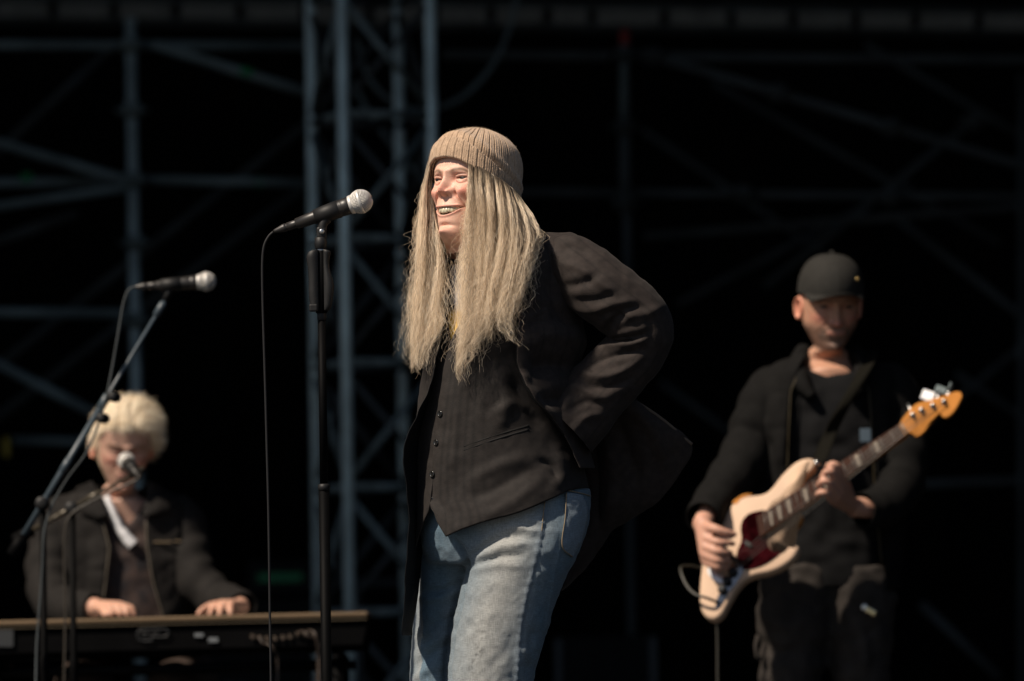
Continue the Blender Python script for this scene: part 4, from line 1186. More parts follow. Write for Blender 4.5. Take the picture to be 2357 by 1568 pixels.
FG = [[(992, 352, .03), (977, 420, .035), (969, 490, .02), (964, 570, .0), (958, 650, -.01), (954, 720, -.02), (951, 790, -.03), (950, 850, -.03)],
      [(996, 362, .03), (983, 430, .035), (982, 520, .02), (980, 590, -.005), (973, 660, -.02), (964, 730, -.03), (957, 800, -.04), (958, 862, -.04)],
      [(994, 440, .05), (1003, 508, .03), (1010, 548, .0), (1014, 600, -.02), (1006, 670, -.04), (990, 740, -.05), (976, 800, -.05), (966, 858, -.05)],
      [(1012, 530, .09), (1010, 560, .08), (1010, 610, .04), (1010, 660, .0), (1006, 705, -.03), (1014, 750, -.055), (990, 800, -.06), (974, 845, -.06)]]
BG = [[(1090, 500, .11), (1092, 560, .11), (1090, 620, .08), (1085, 680, .0), (1082, 730, -.05)], [(1130, 480, .10), (1135, 540, .09), (1135, 600, .02), (1120, 660, -.08), (1105, 720, -.1)], [(1200, 480, .05), (1215, 530, .02), (1210, 580, -.06), (1195, 640, -.1), (1180, 690, -.12)]]
hs = [guide_hair(NG, 4700, 44, .015, .10, 70, 8.0, 11, fly=.08, push=push, len_rand=.36, clump_pull=.97, len_var=.58, curl=2.6),
      guide_hair(FG, 3000, 44, .024, .09, 46, 7.0, 12, fly=.10, push=push, len_rand=.3, clump_pull=.97, len_var=.58, curl=2.6),
      guide_hair(BG, 1500, 18, .10, .03, 40, 2.0, 13, fly=.0)]
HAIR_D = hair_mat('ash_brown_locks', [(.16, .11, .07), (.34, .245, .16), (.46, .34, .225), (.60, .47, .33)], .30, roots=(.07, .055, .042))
hs2 = []
for k, (s, own) in enumerate(hs):
    dk = (own % 7 == 0) | (own % 7 == 3)
    hs2 += [(k, s[~dk], HAIR), (k, s[dk], HAIR_D)]
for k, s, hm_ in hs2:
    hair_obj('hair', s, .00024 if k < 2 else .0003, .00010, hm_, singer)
st = [guide_hair(NG, 520, 44, .10, .08, 60, 6.0, 21, fly=.65, push=push, len_rand=.3, curl=3.0), guide_hair(FG, 700, 44, .14, .08, 60, 7.0, 22, fly=.75, len_rand=.2, curl=3.0)]
hair_obj('stray_hair', np.concatenate([q[0] for q in st]), .00017, .00008, HAIR_STRAY, singer)
# ---------------------------------------------------------------- microphones and stands
M_GRILLE = mat('silver_mesh', (.62, .60, .57), .4, metal=.35, spec=.5)
M_GRILLE_IN = mat('grey_foam', (.06, .06, .06), .9)
M_MICBODY = mat('dark_grey_enamel', (.018, .016, .015), .42, spec=.5, noise=.2, nscale=50)
M_CHROME = mat('brushed_chrome', (.5, .5, .5), .3, metal=1.0)
def microphone(ball, tail, label, r=.0255, fine=True):
    """ball centre and the end of the connector, world points"""
    t = thing('microphone', label, 'microphone')
    ball, tail = np.array(ball), np.array(tail)
    ax = tail - ball; L = np.linalg.norm(ax); ax /= L
    k = r / .0255
    # grille of crossed wires
    n, m = (44, 22) if fine else (28, 14)
    a = np.linspace(.04, math.pi * .80, m); b = np.linspace(0, 2 * math.pi, n, endpoint=False)
    ref = np.cross(ax, [0, 0, 1.0]); ref /= np.linalg.norm(ref); up = np.cross(ref, ax)
    def sph(rr): return ball + rr * (-np.cos(a)[:, None, None] * ax * 1.02 + np.sin(a)[:, None, None] * (np.cos(b)[None, :, None] * ref + np.sin(b)[None, :, None] * up))
    lathe('foam', [(-r * .93 * math.cos(q), r * .93 * math.sin(q)) for q in np.linspace(.02, math.pi * .8, 20)], ball, ax, M_GRILLE_IN, t, 32)
    g = grid_obj('grille', sph(r * .985), M_GRILLE, t, wrap=True)
    # turn the mesh lines to a diamond weave
    V = sph(r * .985)
    for i in range(m): V[i] = ball + Matrix_rot(V[i] - ball, ax, (i % 2) * math.pi / n)
    g.data.vertices.foreach_set('co', V.reshape(-1)); g.data.update()
    wf = g.modifiers.new('wires', 'WIREFRAME'); wf.thickness = .0015 * k; wf.use_replace = True
    lathe('band', [(-.0035 * k, r * .98), (-.003 * k, r * 1.03), (.003 * k, r * 1.03), (.0035 * k, r * .98)], ball, ax, M_GRILLE, t, 32)
    c0 = .0200 * k
    lathe('collar', [(c0 - .003 * k, .0195 * k), (c0 - .002 * k, .0208 * k), (c0 + .004 * k, .0200 * k), (c0 + .005 * k, .0185 * k)], ball, ax, M_GRILLE, t, 32)
    lb = L - .052
    lathe('handle', [(c0 + .004 * k, .0175 * k), (c0 + .006 * k, .0192 * k), (c0 + .022 * k, .0186 * k), (c0 + .023 * k, .0180 * k), (c0 + .024 * k, .0184 * k), (c0 + .05 * k, .0168 * k), (lb * .75, .0138 * k), (lb, .0114 * k), (lb + .001, .009 * k)], ball, ax, M_MICBODY, t, 32)
    lathe('connector', [(lb - .002, .0085), (lb + .002, .0092), (lb + .020, .0092), (lb + .0205, .0080), (lb + .023, .0080), (lb + .0235, .0092), (lb + .030, .0090), (L - .004, .0045), (L, .0035)], ball, ax, M_MICBODY, t, 20)
    return t
def Matrix_rot(P, ax, ang):
    c, s = math.cos(ang), math.sin(ang)
    return P * c + np.cross(ax, P) * s + ax * (P @ ax)[..., None] * (1 - c)

# the singer's microphone on a straight stand
YM = -.06
mb, mt_ = W(830, 464, YM - .01), W(630, 533, YM + .02)
microphone(mb, mt_, 'silver ball head vocal microphone on the straight stand before the singer')
st = thing('microphone_stand', 'black straight microphone stand with a shaped grip handle', 'stand')
top = W(738, 540, YM); foot = np.array([top[0], top[1], 0.0])
px = lambda d: d / scale_at(YM)
axm = (mt_ - mb) / np.linalg.norm(mt_ - mb)
cc = mb + axm * (np.linalg.norm(W(752, 492, YM) - mb))
# clip sleeve round the handle
lathe('clip', [(-.030, .0165), (-.029, .0195), (0, .0185), (.026, .0165), (.0265, .0135)], cc, axm, M_BLKPLASTIC, st, 28)
tube('clip_neck', [cc + np.array([0, 0, -.012]), W(744, 515, YM), W(741, 531, YM)], [.012, .010, .010], M_BLKPLASTIC, st, 12, n=10)
box('pivot', W(740, 536, YM), (.021, .019, .026), M_BLKPLASTIC, st, bev=.005)
lathe('pivot_screw', [(-.014, .004), (-.013, .0055), (.013, .0055), (.014, .003)], W(741, 534, YM), (0, 1, 0), M_CHROME, st, 14)
z = lambda v: W(738, v, YM)[2]
x0, y0 = top[0], top[1]
lathe('swivel', [(z(575) - 0, .009), (z(572), .0125), (z(560), .0135), (z(548), .0125), (z(546), .010)], (x0, y0, 0), (0, 0, 1), M_BLKPLASTIC, st, 24)
lathe('thread', [(z(582), .008), (z(581), .0095), (z(579), .0095), (z(578), .008), (z(576.5), .0095), (z(574), .0095), (z(573), .008)], (x0, y0, 0), (0, 0, 1), M_CHROME, st, 20)
# grip: two shaped shells and a core
def grip(side):
    vs_ = np.array([576, 580, 590, 606, 622, 640, 658, 676, 694, 708, 716.])
    if side < 0: prof = np.array([20, 29, 34, 33, 31, 30, 30, 30, 28, 26, 20]) - 1.0
    else: prof = np.array([16, 24, 22, 20, 22, 27, 30, 29, 26, 23, 16]) - 1.0
    rows = []
    for v_, w_ in zip(np.interp(np.linspace(0, 10, 40), range(11), vs_), cr(np.column_stack([range(11), prof]), 40)[:, 1]):
        zz = z(v_); w = px(w_)
        lx = [x0 + side * .006, x0 + side * w * .92, x0 + side * w, x0 + side * w, x0 + side * w * .92, x0 + side * .006]
        ly = [y0 - .016, y0 - .013, y0 - .008, y0 + .008, y0 + .013, y0 + .016]
        rows.append([(a, b, zz) for a, b in zip(lx, ly)])
    o = grid_obj('grip', np.array(rows), M_BLKPLASTIC, st, wrap=True, cap=True); fix_normals(o)
grip(-1); grip(1)
lathe('grip_core', [(z(722), .010), (z(720), .0125), (z(580), .0125), (z(578), .010)], (x0, y0, 0), (0, 0, 1), M_BLKMETAL, st, 24)
box('trigger', W(722, 710, YM) + np.array([0, -.014, 0]), (.018, .012, .016), M_BLKPLASTIC, st, bev=.003)
lathe('ferrule', [(z(738), .0085), (z(737), .0095), (z(720), .0098), (z(718), .008)], (x0, y0, 0), (0, 0, 1), M_BLKPLASTIC, st, 20)
lathe('inner_tube', [(z(1125), .0085), (z(736), .0085)], (x0, y0, 0), (0, 0, 1), M_BLKMETAL, st, 20)
lathe('clutch', [(z(1130), .0100), (z(1129), .0125), (z(1116), .0125), (z(1114), .009)], (x0, y0, 0), (0, 0, 1), M_BLKPLASTIC, st, 20)
lathe('outer_tube', [(.03, .0112), (z(1128), .0112)], (x0, y0, 0), (0, 0, 1), M_BLKMETAL, st, 20)
lathe('base', [(0, .02), (.001, .125), (.012, .127), (.02, .12), (.026, .03), (.035, .018), (.05, .0095)], (x0, y0, 0), (0, 0, 1), M_BLKMETAL, st, 40)
tag(tube('microphone_cable', np.vstack([W([629, 618, 608, 604, 604, 606, 610, 614, 618, 621, 623], [534, 545, 566, 600, 660, 740, 870, 1020, 1180, 1400, 1700], YM + .02), [[-.55, .0, .01], [-.7, .12, .006], [-.9, .5, .006]]]), .0028, M_RUBBER, n=120, sides=10),
    'thin black cable hanging from the singer microphone', 'cable')

# a boom stand with its microphone, in front of the keyboard player
def boom_stand(name, label, tip, heel, pivot_u, Y, r, mtl):
    t = thing(name, label, 'stand')
    a, b = W(tip[0], tip[1], Y), W(heel[0], heel[1], Y)
    d = b - a
    f = (pivot_u - tip[0]) / (heel[0] - tip[0])
    pv = a + d * f
    tube('boom', [a, a + d * .5, a + d * .72], [r * .8] * 3, mtl, t, 12)
    tube('boom_outer', [a + d * .43, b], [r * 1.25] * 2, mtl, t, 12)
    ax = d / np.linalg.norm(d)
    for q, rr in ((.04, 1.5), (.43, 1.7), (.70, 1.5), (.86, 1.4)):
        lathe('boom_clutch', [(-.02, r * .9), (-.018, r * rr), (.018, r * rr), (.02, r * .9)], a + d * q, ax, mtl, t, 16)
    lathe('counterweight', [(-.005, .009), (-.004, .016), (.05, .016), (.055, .008)], b, ax, M_BLKMETAL, t, 16)
    lathe('pivot_knob', [(-.03, .006), (-.028, .017), (.028, .017), (.03, .006)], pv, (0, 1, 0), M_BLKPLASTIC, t, 18)
    lathe('upright', [(.05, .0105), (.62, .0105), (.63, .0125), (.66, .0125), (.67, .0085), (pv[2], .0085)], (pv[0], pv[1], 0), (0, 0, 1), M_BLKMETAL, t, 16)
    for k in range(3):
        an = k * 2.094 + .5
        tube('leg', [(pv[0], pv[1], .22), (pv[0] + .30 * math.cos(an), pv[1] + .30 * math.sin(an), .012)], .007, M_BLKMETAL, t, 10)
    return t, pv
M_BOOM = mat('blue_grey_enamel', (.034, .050, .064), .45, spec=.5)
Y1 = 2.0
bt, pv = boom_stand('boom_stand', 'tall blue grey boom stand slanting across in front of the keyboard player', (381, 690), (52, 1236), 98, Y1, .0064, M_BOOM)
mb1, mt1 = W(475, 648, Y1), W(310, 661, Y1)
microphone(mb1, mt1, 'silver ball microphone at the top of the long slanting boom', r=.0235, fine=False)
ax1 = (mt1 - mb1) / np.linalg.norm(mt1 - mb1)
lathe('clip', [(-.028, .014), (-.027, .0175), (.025, .0155), (.026, .012)], W(392, 655, Y1), ax1, M_BLKPLASTIC, bt, 20)
tube('clip_neck', [W(392, 660, Y1), W(386, 676, Y1), W(380, 692, Y1)], [.009, .009, .008], M_BLKPLASTIC, bt, 12)
for (u_, v_) in ((262, 914), (236, 963)):
    lathe('boom_knob', [(-.02, .005), (-.018, .012), (.018, .013), (.02, .006)], W(u_, v_, Y1 - .01), (.3, 1, 0), M_BLKPLASTIC, bt, 14)
tag(tube('microphone_cable', np.vstack([W([310, 296, 284, 272, 258, 247, 240, 232, 200, 150, 110, 98, 96], [661, 668, 700, 770, 850, 905, 930, 960, 1040, 1110, 1190, 1300, 1700], Y1 - .02), [[-1.0, 2.1, .01], [-1.3, 2.4, .008]]]), .003, M_STEEL_FAR, n=80),
    'thin cable running down the long slanting boom', 'cable')
# the keyboard player's own microphone
Y2 = 2.45
bt2, pv2 = boom_stand('boom_stand', 'low boom stand holding the keyboard player microphone at his mouth', (325, 1082), (72, 1222), 166, Y2, .0055, mat('worn_brass_boom', (.06, .05, .035), .4, metal=.4))
mb2, mt2 = W(291, 1062, Y2 + .05), W(322, 1100, Y2 - .12)
microphone(mb2, mt2, 'small ball microphone right in front of the keyboard player face', r=.0225, fine=False)
ax2 = (mt2 - mb2) / np.linalg.norm(mt2 - mb2)
lathe('clip', [(-.028, .014), (-.027, .0165), (.025, .0155), (.026, .012)], mb2 + ax2 * .075, ax2, M_BLKPLASTIC, bt2, 20)
tag(tube('microphone_cable', W([322, 300, 260, 200, 160, 148, 150, 140], [1100, 1112, 1130, 1160, 1190, 1250, 1450, 1900], Y2 - .1), .003, mat('amber_cable', (.03, .024, .017), .5), n=60), 'thin cable sagging below the low boom of the keyboard player', 'cable')
# ---------------------------------------------------------------- the bass player
bassist = thing('person', 'bass player in a black cap and open black jacket looking down at his fretboard', 'person')
YB = 2.45
M_BLKJ = mat('black_cotton_jacket', (.0055, .0052, .005), .9, spec=.12, noise=.3, nscale=40)
M_TEE = mat('black_tee', (.0045, .0045, .005), .9, spec=.15)
M_PANTS = mat('dark_grey_trousers', (.034, .029, .026), .9, spec=.15, noise=.35, nscale=18)
M_CAP = mat('charcoal_cap', (.020, .019, .017), .85, spec=.2, noise=.2, nscale=60)
HB = head_matrix(W(1911, 694, YB), -9, -15, 0)
cb = [W(1908, 850, YB + .02), W(1910, 900, YB + .04), W(1912, 1020, YB + .05), W(1915, 1250, YB + .06)]
bb = body_mesh('body', bassist, M_SKIN, HB, [(cb[0], .062, .062, 0, 8), (cb[1], .13, .08, 0, 4), (cb[2], .14, .08, 0, 3), (cb[3], .13, .09, 0, 3)], ears=True, nz=120, nt=150, smile=False, fem=False, tone=.75)
eyeballs(HB, bassist, gaze=(0, 1, -.4))
# arms and hands
YG = 2.17
S1 = hand_shells((1616, 1210, YG + .0), [(1624, 1238, YG - .03), (1619, 1257, YG - .03), (1618, 1276, YG - .03), (1622, 1293, YG - .025)],
                 [[(1652, 1247, YG - .055), (1672, 1250, YG - .05), (1690, 1252, YG - .035)], [(1648, 1268, YG - .055), (1668, 1272, YG - .05), (1684, 1272, YG - .035)],
                  [(1646, 1288, YG - .05), (1664, 1292, YG - .045), (1680, 1291, YG - .03)], [(1647, 1304, YG - .045), (1662, 1308, YG - .04), (1675, 1306, YG - .025)]],
                 [(1644, 1217, YG - .045), (1668, 1225, YG - .05), (1692, 1231, YG - .04)], [(1722, 1030, YB - .0, .030), (1685, 1100, YB - .08, .030), (1640, 1160, YG + .08, .028)])
me2, co2 = remeshed(S1, .004, 2); join_into(bb, me2, [.46, .25, .18])
S2 = hand_shells((1962, 1168, YG + .10), [(1942, 1112, YG - .02), (1936, 1128, YG - .025), (1929, 1143, YG - .025), (1918, 1154, YG - .02)],
                 [[(1930, 1076, YG - .065), (1914, 1068, YG - .07), (1902, 1078, YG - .05)], [(1917, 1090, YG - .07), (1901, 1086, YG - .075), (1890, 1098, YG - .05)],
                  [(1907, 1112, YG - .07), (1892, 1108, YG - .07), (1882, 1118, YG - .05)], [(1901, 1136, YG - .06), (1888, 1134, YG - .06), (1879, 1140, YG - .045)]],
                 [(1945, 1110, YG + .06), (1925, 1085, YG + .05), (1905, 1070, YG + .03)], [(2080, 1050, YB - .02, .030), (2070, 1120, YB - .06, .030), (2030, 1165, YG + .16, .028)])
me2, co2 = remeshed(S2, .004, 2); join_into(bb, me2, [.46, .25, .18])
# cap
cap = thing('cap', 'x', 'x'); del cap['label']; del cap['category']; cap.parent = bassist
th = np.linspace(-math.pi, math.pi, 96, endpoint=False)
rows = []
for t in np.linspace(0, 1, 26):
    ps = t * math.pi / 2
    zz = 24 + 6 * np.cos(th) + (124 - 24) * math.sin(ps) ** .92 * (1 - .03 * np.cos(th))
    sc_ = math.cos(ps) ** .80
    yf = 100; yb_ = 108; w = 85
    sm = 1 + .006 * np.exp(-((np.abs(((th / (math.pi / 3)) % 1) - .5) - .5) / .03) ** 2)
    rows.append(np.stack([w * sc_ * np.sin(th) * sm, np.where(np.cos(th) > 0, yf, yb_) * sc_ * np.cos(th) * sm, zz], -1))
o = grid_obj('crown', put(HB, np.array(rows) * .001), M_CAP, cap, wrap=True); fix_normals(o)
br = []
for q in np.linspace(0, 1, 14):
    a = np.linspace(-1.12, 1.12, 40)
    xx = 84 * np.sin(a) * (1 - .10 * q); yy = 99 * np.cos(a) * (1 - q * .0) + q * 72 * np.cos(a * 1.15).clip(0) ** .6
    zz = 27 + 3 * np.cos(a) + 20 * q * np.cos(a).clip(0) - 30 * (np.abs(np.sin(a)) ** 2) * (q ** .6)
    br.append(np.stack([xx, yy, zz], -1))
grid_obj('brim', put(HB, np.array(br) * .001), M_CAP, cap, solid=.003)
lathe('crown_button', [(0, .008), (.003, .007), (.005, .001)], put(HB, np.array([0, 0, .128])), HB[1][:, 2], M_CAP, cap, 12)
pc = put(HB, np.array([.052, .080, .072])); nn_ = HB[1] @ np.array([.5, .85, .1])
lathe('metal_pin', [(0, .0055), (.002, .006), (.004, .004), (.0035, .001)], pc, nn_, mat('gold_pin', (.45, .32, .14), .3, metal=1), cap, 14)

# tee, jacket, sleeves
BT = Loft([(806, 1858, 1962, YB + .02, .05), (835, 1800, 2020, YB + .03, .08), (860, 1752, 2075, YB + .04, .105), (900, 1733, 2095, YB + .05, .125), (980, 1728, 2095, YB + .05, .135), (1100, 1738, 2085, YB + .05, .135),
           (1250, 1745, 2075, YB + .05, .135), (1340, 1750, 2062, YB + .05, .135)])
ph = np.linspace(0, 2 * math.pi, 90, endpoint=False)
vs = np.linspace(842, 1345, 70)
V = []
for v_ in vs:
    u_, y_ = BT.pos(ph, np.full(90, v_), -8, -.012)
    dip = 22 * np.exp(-((u_ - 1915) / 55) ** 2) * np.clip(np.sin(ph), 0, 1) * np.exp(-(v_ - 842) / 30)
    V.append(W(u_, v_ + dip + 3 * vnoise(u_ / 30, np.full(90, v_ / 30)), y_ + .006 * vnoise(u_ / 25, np.full(90, v_ / 25))))
o = grid_obj('tee', np.array(V), M_TEE, bassist, wrap=True, cap=False); fix_normals(o)
bj = thing('jacket', 'x', 'x'); del bj['label']; del bj['category']; bj.parent = bassist
BF = [([(1790, 900), (1800, 1000), (1785, 1100)], 18, .010), ([(1760, 1000), (1780, 1080), (1770, 1180)], 16, -.010), ([(2030, 900), (2035, 1000), (2050, 1100)], 18, .010), ([(2060, 980), (2050, 1080), (2060, 1200)], 16, -.010)]
for s in (-1, 1):
    A, T = np.meshgrid(np.linspace(0, 1, 60), np.linspace(0, 1, 100))
    V = 815 + T * (505 if s < 0 else 540)
    ue = np.interp(V, [815, 850, 900, 1000, 1100, 1200, 1360], [1858, 1842, 1820, 1815, 1812, 1800, 1780] if s < 0 else [1962, 1982, 2000, 2008, 2012, 2020, 2035])
    pe = BT.phi_of(ue, V)
    PH = pe * (1 - A) + (-1.0 if s < 0 else math.pi + 1.0) * A
    U, Y = BT.pos(PH, V, 5, .010)
    cloth_grid('front_panel', U, V, Y, M_BLKJ, bj, BF, .004, 34, None, solid=.004, seed=s + 3)
    q = np.linspace(870, 1300, 40); uq = np.interp(q, [815, 850, 900, 1000, 1100, 1200, 1360], [1858, 1842, 1820, 1815, 1812, 1800, 1780] if s < 0 else [1962, 1982, 2000, 2008, 2012, 2020, 2035])
    tube('zip', W(uq, q, BT.depth(uq, q) - .016), .0022, mat('brass_zip', (.035, .026, .011), .5, metal=.3), bj, 6)
    # hood and collar roll
    us_ = [1850, 1838, 1845, 1870] if s < 0 else [1968, 1984, 1985, 1960]
    tube('collar', W(us_, [808, 840, 880, 915], [YB + .06, YB + .0, YB - .06, YB - .085]), [.022, .026, .022, .012], M_BLKJ, bj, 14, n=24)
A, T = np.meshgrid(np.linspace(0, 1, 50), np.linspace(0, 1, 50))
U, Y = BT.pos(math.pi + .4 + A * (math.pi - .8), 812 + T * 500, 6, .012)
cloth_grid('back_panel', U, 812 + T * 500, Y, M_BLKJ, bj, (), .004, 40, None, solid=.004)
def sleeve_tube(name, pts, parent, m, n=70, sides=40, amp=.0035, seed=0):
    q = cr(np.array(pts, float), n)
    P = W(q[:, 0], q[:, 1], q[:, 2]); V = tube_verts(P, q[:, 3], sides)
    t = np.linspace(0, 1, n)[:, None]; a = np.linspace(0, 2 * math.pi, sides, endpoint=False)[None]
    R_ = amp * (np.sin(t * 46 + 2.0 * np.sin(a + seed) + seed) * (.4 + .6 * np.exp(-((t - .5) / .2) ** 2)) + .7 * vnoise(t * 9 + seed, a * 1.2 / math.pi * 3))
    N = V - P[:, None]; N /= np.linalg.norm(N, axis=2)[..., None]
    o = grid_obj(name, V + N * R_[..., None], m, parent, wrap=True); fix_normals(o)
    md = o.modifiers.new('thickness', 'SOLIDIFY'); md.thickness = .003
    return o
sleeve_tube('sleeve', [(1812, 872, YB + .05, .050), (1775, 903, YB + .03, .066), (1748, 960, YB + .02, .066), (1722, 1030, YB - .0, .062), (1685, 1100, YB - .08, .060), (1640, 1160, YG + .08, .052), (1618, 1192, YG + .01, .044)], bj, M_BLKJ, seed=1)
sleeve_tube('sleeve', [(2015, 868, YB + .05, .050), (2052, 900, YB + .03, .066), (2075, 970, YB + .02, .066), (2080, 1050, YB - .02, .063), (2070, 1120, YB - .06, .062), (2030, 1165, YG + .16, .055), (1985, 1172, YG + .11, .045)], bj, M_BLKJ, seed=2)
box('chest_patch', W(1992, 1002, YB - .115), (.028, .003, .034), mat('pale_blue_patch', (.045, .07, .095), .7), bj, bev=.001)
# trousers, shoes
LL = Loft([(1300, 1750, 1925, YB + .03, .12), (1400, 1742, 1915, YB + .0, .115), (1568, 1750, 1890, YB - .01, .10), (1750, 1760, 1880, YB, .085), (1950, 1770, 1870, YB, .075), (2010, 1775, 1870, YB, .075)], .95)
RL = Loft([(1300, 1890, 2065, YB + .05, .12), (1400, 1900, 2062, YB + .03, .115), (1568, 1915, 2048, YB + .02, .10), (1750, 1925, 2040, YB + .02, .085), (1950, 1935, 2030, YB + .02, .075), (2010, 1935, 2030, YB + .02, .075)], .95)
me2, co2 = remeshed([loft_closed(LL, np.linspace(1300, 2008, 50)), loft_closed(RL, np.linspace(1300, 2008, 50))], .010, 3)
nn_ = vertex_normals(me2); u_, v_ = UV(co2)
D = .006 * vnoise(u_ / 40, v_ / 26) + .004 * vnoise(u_ / 18, v_ / 14, 1) + folds(u_, v_, [([(1760, 1420), (1820, 1440), (1880, 1400)], 14, .010), ([(1960, 1420), (1990, 1480), (1985, 1560)], 14, .010), ([(1750, 1480), (1800, 1500), (1850, 1490)], 12, -.010)])
me2.vertices.foreach_set('co', (co2 + nn_ * D[:, None]).ravel()); me2.update()
link('trousers', me2, M_PANTS, bassist)
tube('trouser_pocket', W([1745, 1740, 1742, 1752], [1462, 1485, 1510, 1520], YB - .07), .006, M_PANTS, bassist, 8)
for (uu, yy) in ((1820, YB - .02), (1985, YB)):
    c = W(uu, 2020, yy); c[2] = 0
    rows = []
    for (t, h, w) in ((-.10, .02, .01), (-.095, .09, .036), (-.04, .12, .045), (.03, .10, .045), (.09, .075, .046), (.15, .055, .042), (.185, .04, .025), (.19, .02, .006)):
        a = np.linspace(0, 2 * math.pi, 20, endpoint=False)
        rows.append(c + np.array([0, -t, 0]) + np.stack([w * np.cos(a), 0 * a, h / 2 * (1 + np.sin(a))], -1))
    o = grid_obj('shoe', np.array(rows), M_BOOT, bassist, wrap=True, cap=True); fix_normals(o)
kc = thing('key_clip', 'shiny metal clip hanging at the hip of the bass player', 'clip')
box('clip_body', W(2005, 1408, YB - .115), (.030, .010, .018), mat('pale_brass', (.55, .45, .28), .25, metal=1), kc, axes=[(.86, 0, -.5), (0, 1, 0), (.5, 0, .86)], bev=.004)
lathe('clip_ring', [(-.002, .005), (-.002, .009), (.002, .009), (.002, .005)], W(1990, 1398, YB - .115), (0, 1, 0), M_CHROME, kc, 16)

# ---------------------------------------------------------------- the bass guitar
bass = thing('bass_guitar', 'cream bass guitar with tortoiseshell pickguard and orange headstock held by the bass player', 'guitar')
GN = np.array([-.25, -.93, .27]); GN /= np.linalg.norm(GN)
GA = W(1750, 1250, YG)
CAMP = np.array([0, CAM_Y, CAM_Z])
def gp(u, v, lift=0.0):
    """point on the guitar's front plane"""
    p = W(u, v, YG); d = p - CAMP
    t = ((GA + GN * lift - CAMP) @ GN) / (d @ GN if d.ndim == 1 else (d @ GN)[..., None].squeeze(-1))
    return CAMP + d * (t if np.ndim(t) == 0 else t[..., None])
def z5(pts): return [(1555.6 + a * .3506, 1018.2 + b * .3506) for a, b in pts]
def z4(pts): return [(1555.6 + a * .3246, 556.2 + b * .3246) for a, b in pts]
def plate(name, pts, lift, thick, m, parent, n=120, closed=True, bev=.0, side=None):
    P = np.array(pts, float)
    if closed: Q = cr(np.vstack([P[-1:], P, P[:2]]), (len(P) + 2) * 8)[8:-8]
    else: Q = P
    front = gp(Q[:, 0], Q[:, 1], lift)
    bm = bmesh.new()
    vf = [bm.verts.new(p) for p in front]
    face = bm.faces.new(vf)
    bm.normal_update()
    if face.normal.dot(Vector(GN)) < 0: face.normal_flip()
    r = bmesh.ops.extrude_face_region(bm, geom=[face])
    vs2 = [g for g in r['geom'] if isinstance(g, bmesh.types.BMVert)]
    for v_ in vs2: v_.co -= Vector(GN) * thick
    bmesh.ops.recalc_face_normals(bm, faces=bm.faces[:])
    if bev:
        ed = [e for e in bm.edges if len(e.link_faces) == 2 and e.calc_face_angle(0) > .9]
        bmesh.ops.bevel(bm, geom=ed, offset=bev, segments=3, affect='EDGES', profile=.5)
    bmesh.ops.triangulate(bm, faces=[f for f in bm.faces if len(f.verts) > 4])
    me = bpy.data.meshes.new(name); bm.to_mesh(me); bm.free()
    return link(name, me, m, parent, sm=False)
M_CREAM = mat('aged_cream_lacquer', (.56, .395, .28), .5, spec=.12, noise=.12, nscale=6)
M_TORT = mat('tortoiseshell', (.036, .004, .006), .6, spec=.0, noise=.8, nscale=25)
M_ORANGE = mat('amber_maple', (.46, .185, .04), .6, spec=.05, noise=.25, nscale=20)
M_ROSE = mat('rosewood', (.045, .022, .016), .6, spec=.03, noise=.3, nscale=40)
M_INLAY = mat('pearl_block', (.15, .12, .085), .35)
M_STRING = mat('steel_string', (.13, .12, .11), .45, metal=.5)
outline = z5([(870, 100), (905, 118), (908, 160), (870, 205), (800, 272), (745, 320), (705, 372), (640, 420), (600, 560), (615, 600), (606, 650), (640, 712), (690, 708), (735, 668), (785, 672), (803, 700), (770, 760), (700, 815), (620, 850),
              (520, 872), (450, 905), (395, 965), (345, 1050), (300, 1130), (250, 1163), (195, 1145), (160, 1085), (153, 1000), (160, 880), (180, 740), (230, 640), (290, 570), (310, 500), (350, 428), (400, 372), (455, 342), (525, 345), (590, 328), (640, 282), (700, 205), (790, 125)])
gb = plate('guitar_body', outline, 0, .042, M_CREAM, bass, bev=.010)
smooth(gb)
plate('pickguard', z5([(600, 455), (500, 460), (445, 500), (425, 560), (430, 640), (402, 720), (405, 775), (445, 832), (540, 818), (625, 775), (685, 722), (640, 722), (600, 665), (605, 610), (592, 575)]), .003, .0025, M_TORT, bass)
# neck, fretboard, headstock
nk_t0, nk_t1 = np.array((1760, 1176.)), np.array((2073, 973.))
nk_b0, nk_b1 = np.array((1768, 1223.)), np.array((2089, 1001.))
def neckp(s, w): a = nk_t0 + (nk_t1 - nk_t0) * s; b = nk_b0 + (nk_b1 - nk_b0) * s; return a + (b - a) * w
plate('neck', [tuple(neckp(-.06, 0)), tuple(neckp(1, 0)), tuple(neckp(1, 1)), tuple(neckp(-.06, 1))], .010, .022, M_ORANGE, bass, closed=False, bev=.006)
plate('fretboard', [tuple(neckp(-.06, .02)), tuple(neckp(.985, .02)), tuple(neckp(.985, .98)), tuple(neckp(-.06, .98))], .015, .0048, M_ROSE, bass, closed=False)
for k in range(21):
    s = 1.0 - (1 - 2 ** (-k / 12.0)) / (1 - 2 ** (-22 / 12.0)) * 1.06
    a, b = neckp(s, .03), neckp(s, .97)
    tube('fret' if k else 'nut', [gp(*a, .0165), gp(*b, .0165)], .0011 if k else .003, M_STRING if k else M_INLAY, bass, 6)
for k in (3, 5, 7, 9, 12, 15, 17, 19):
    f = lambda j: 1.0 - (1 - 2 ** (-j / 12.0)) / (1 - 2 ** (-22 / 12.0)) * 1.06
    sa, sb = f(k - .72), f(k - .28)
    plate('inlay', [tuple(neckp(sa, .15)), tuple(neckp(sb, .15)), tuple(neckp(sb, .85)), tuple(neckp(sa, .85))], .0158, .0012, M_INLAY, bass, closed=False)
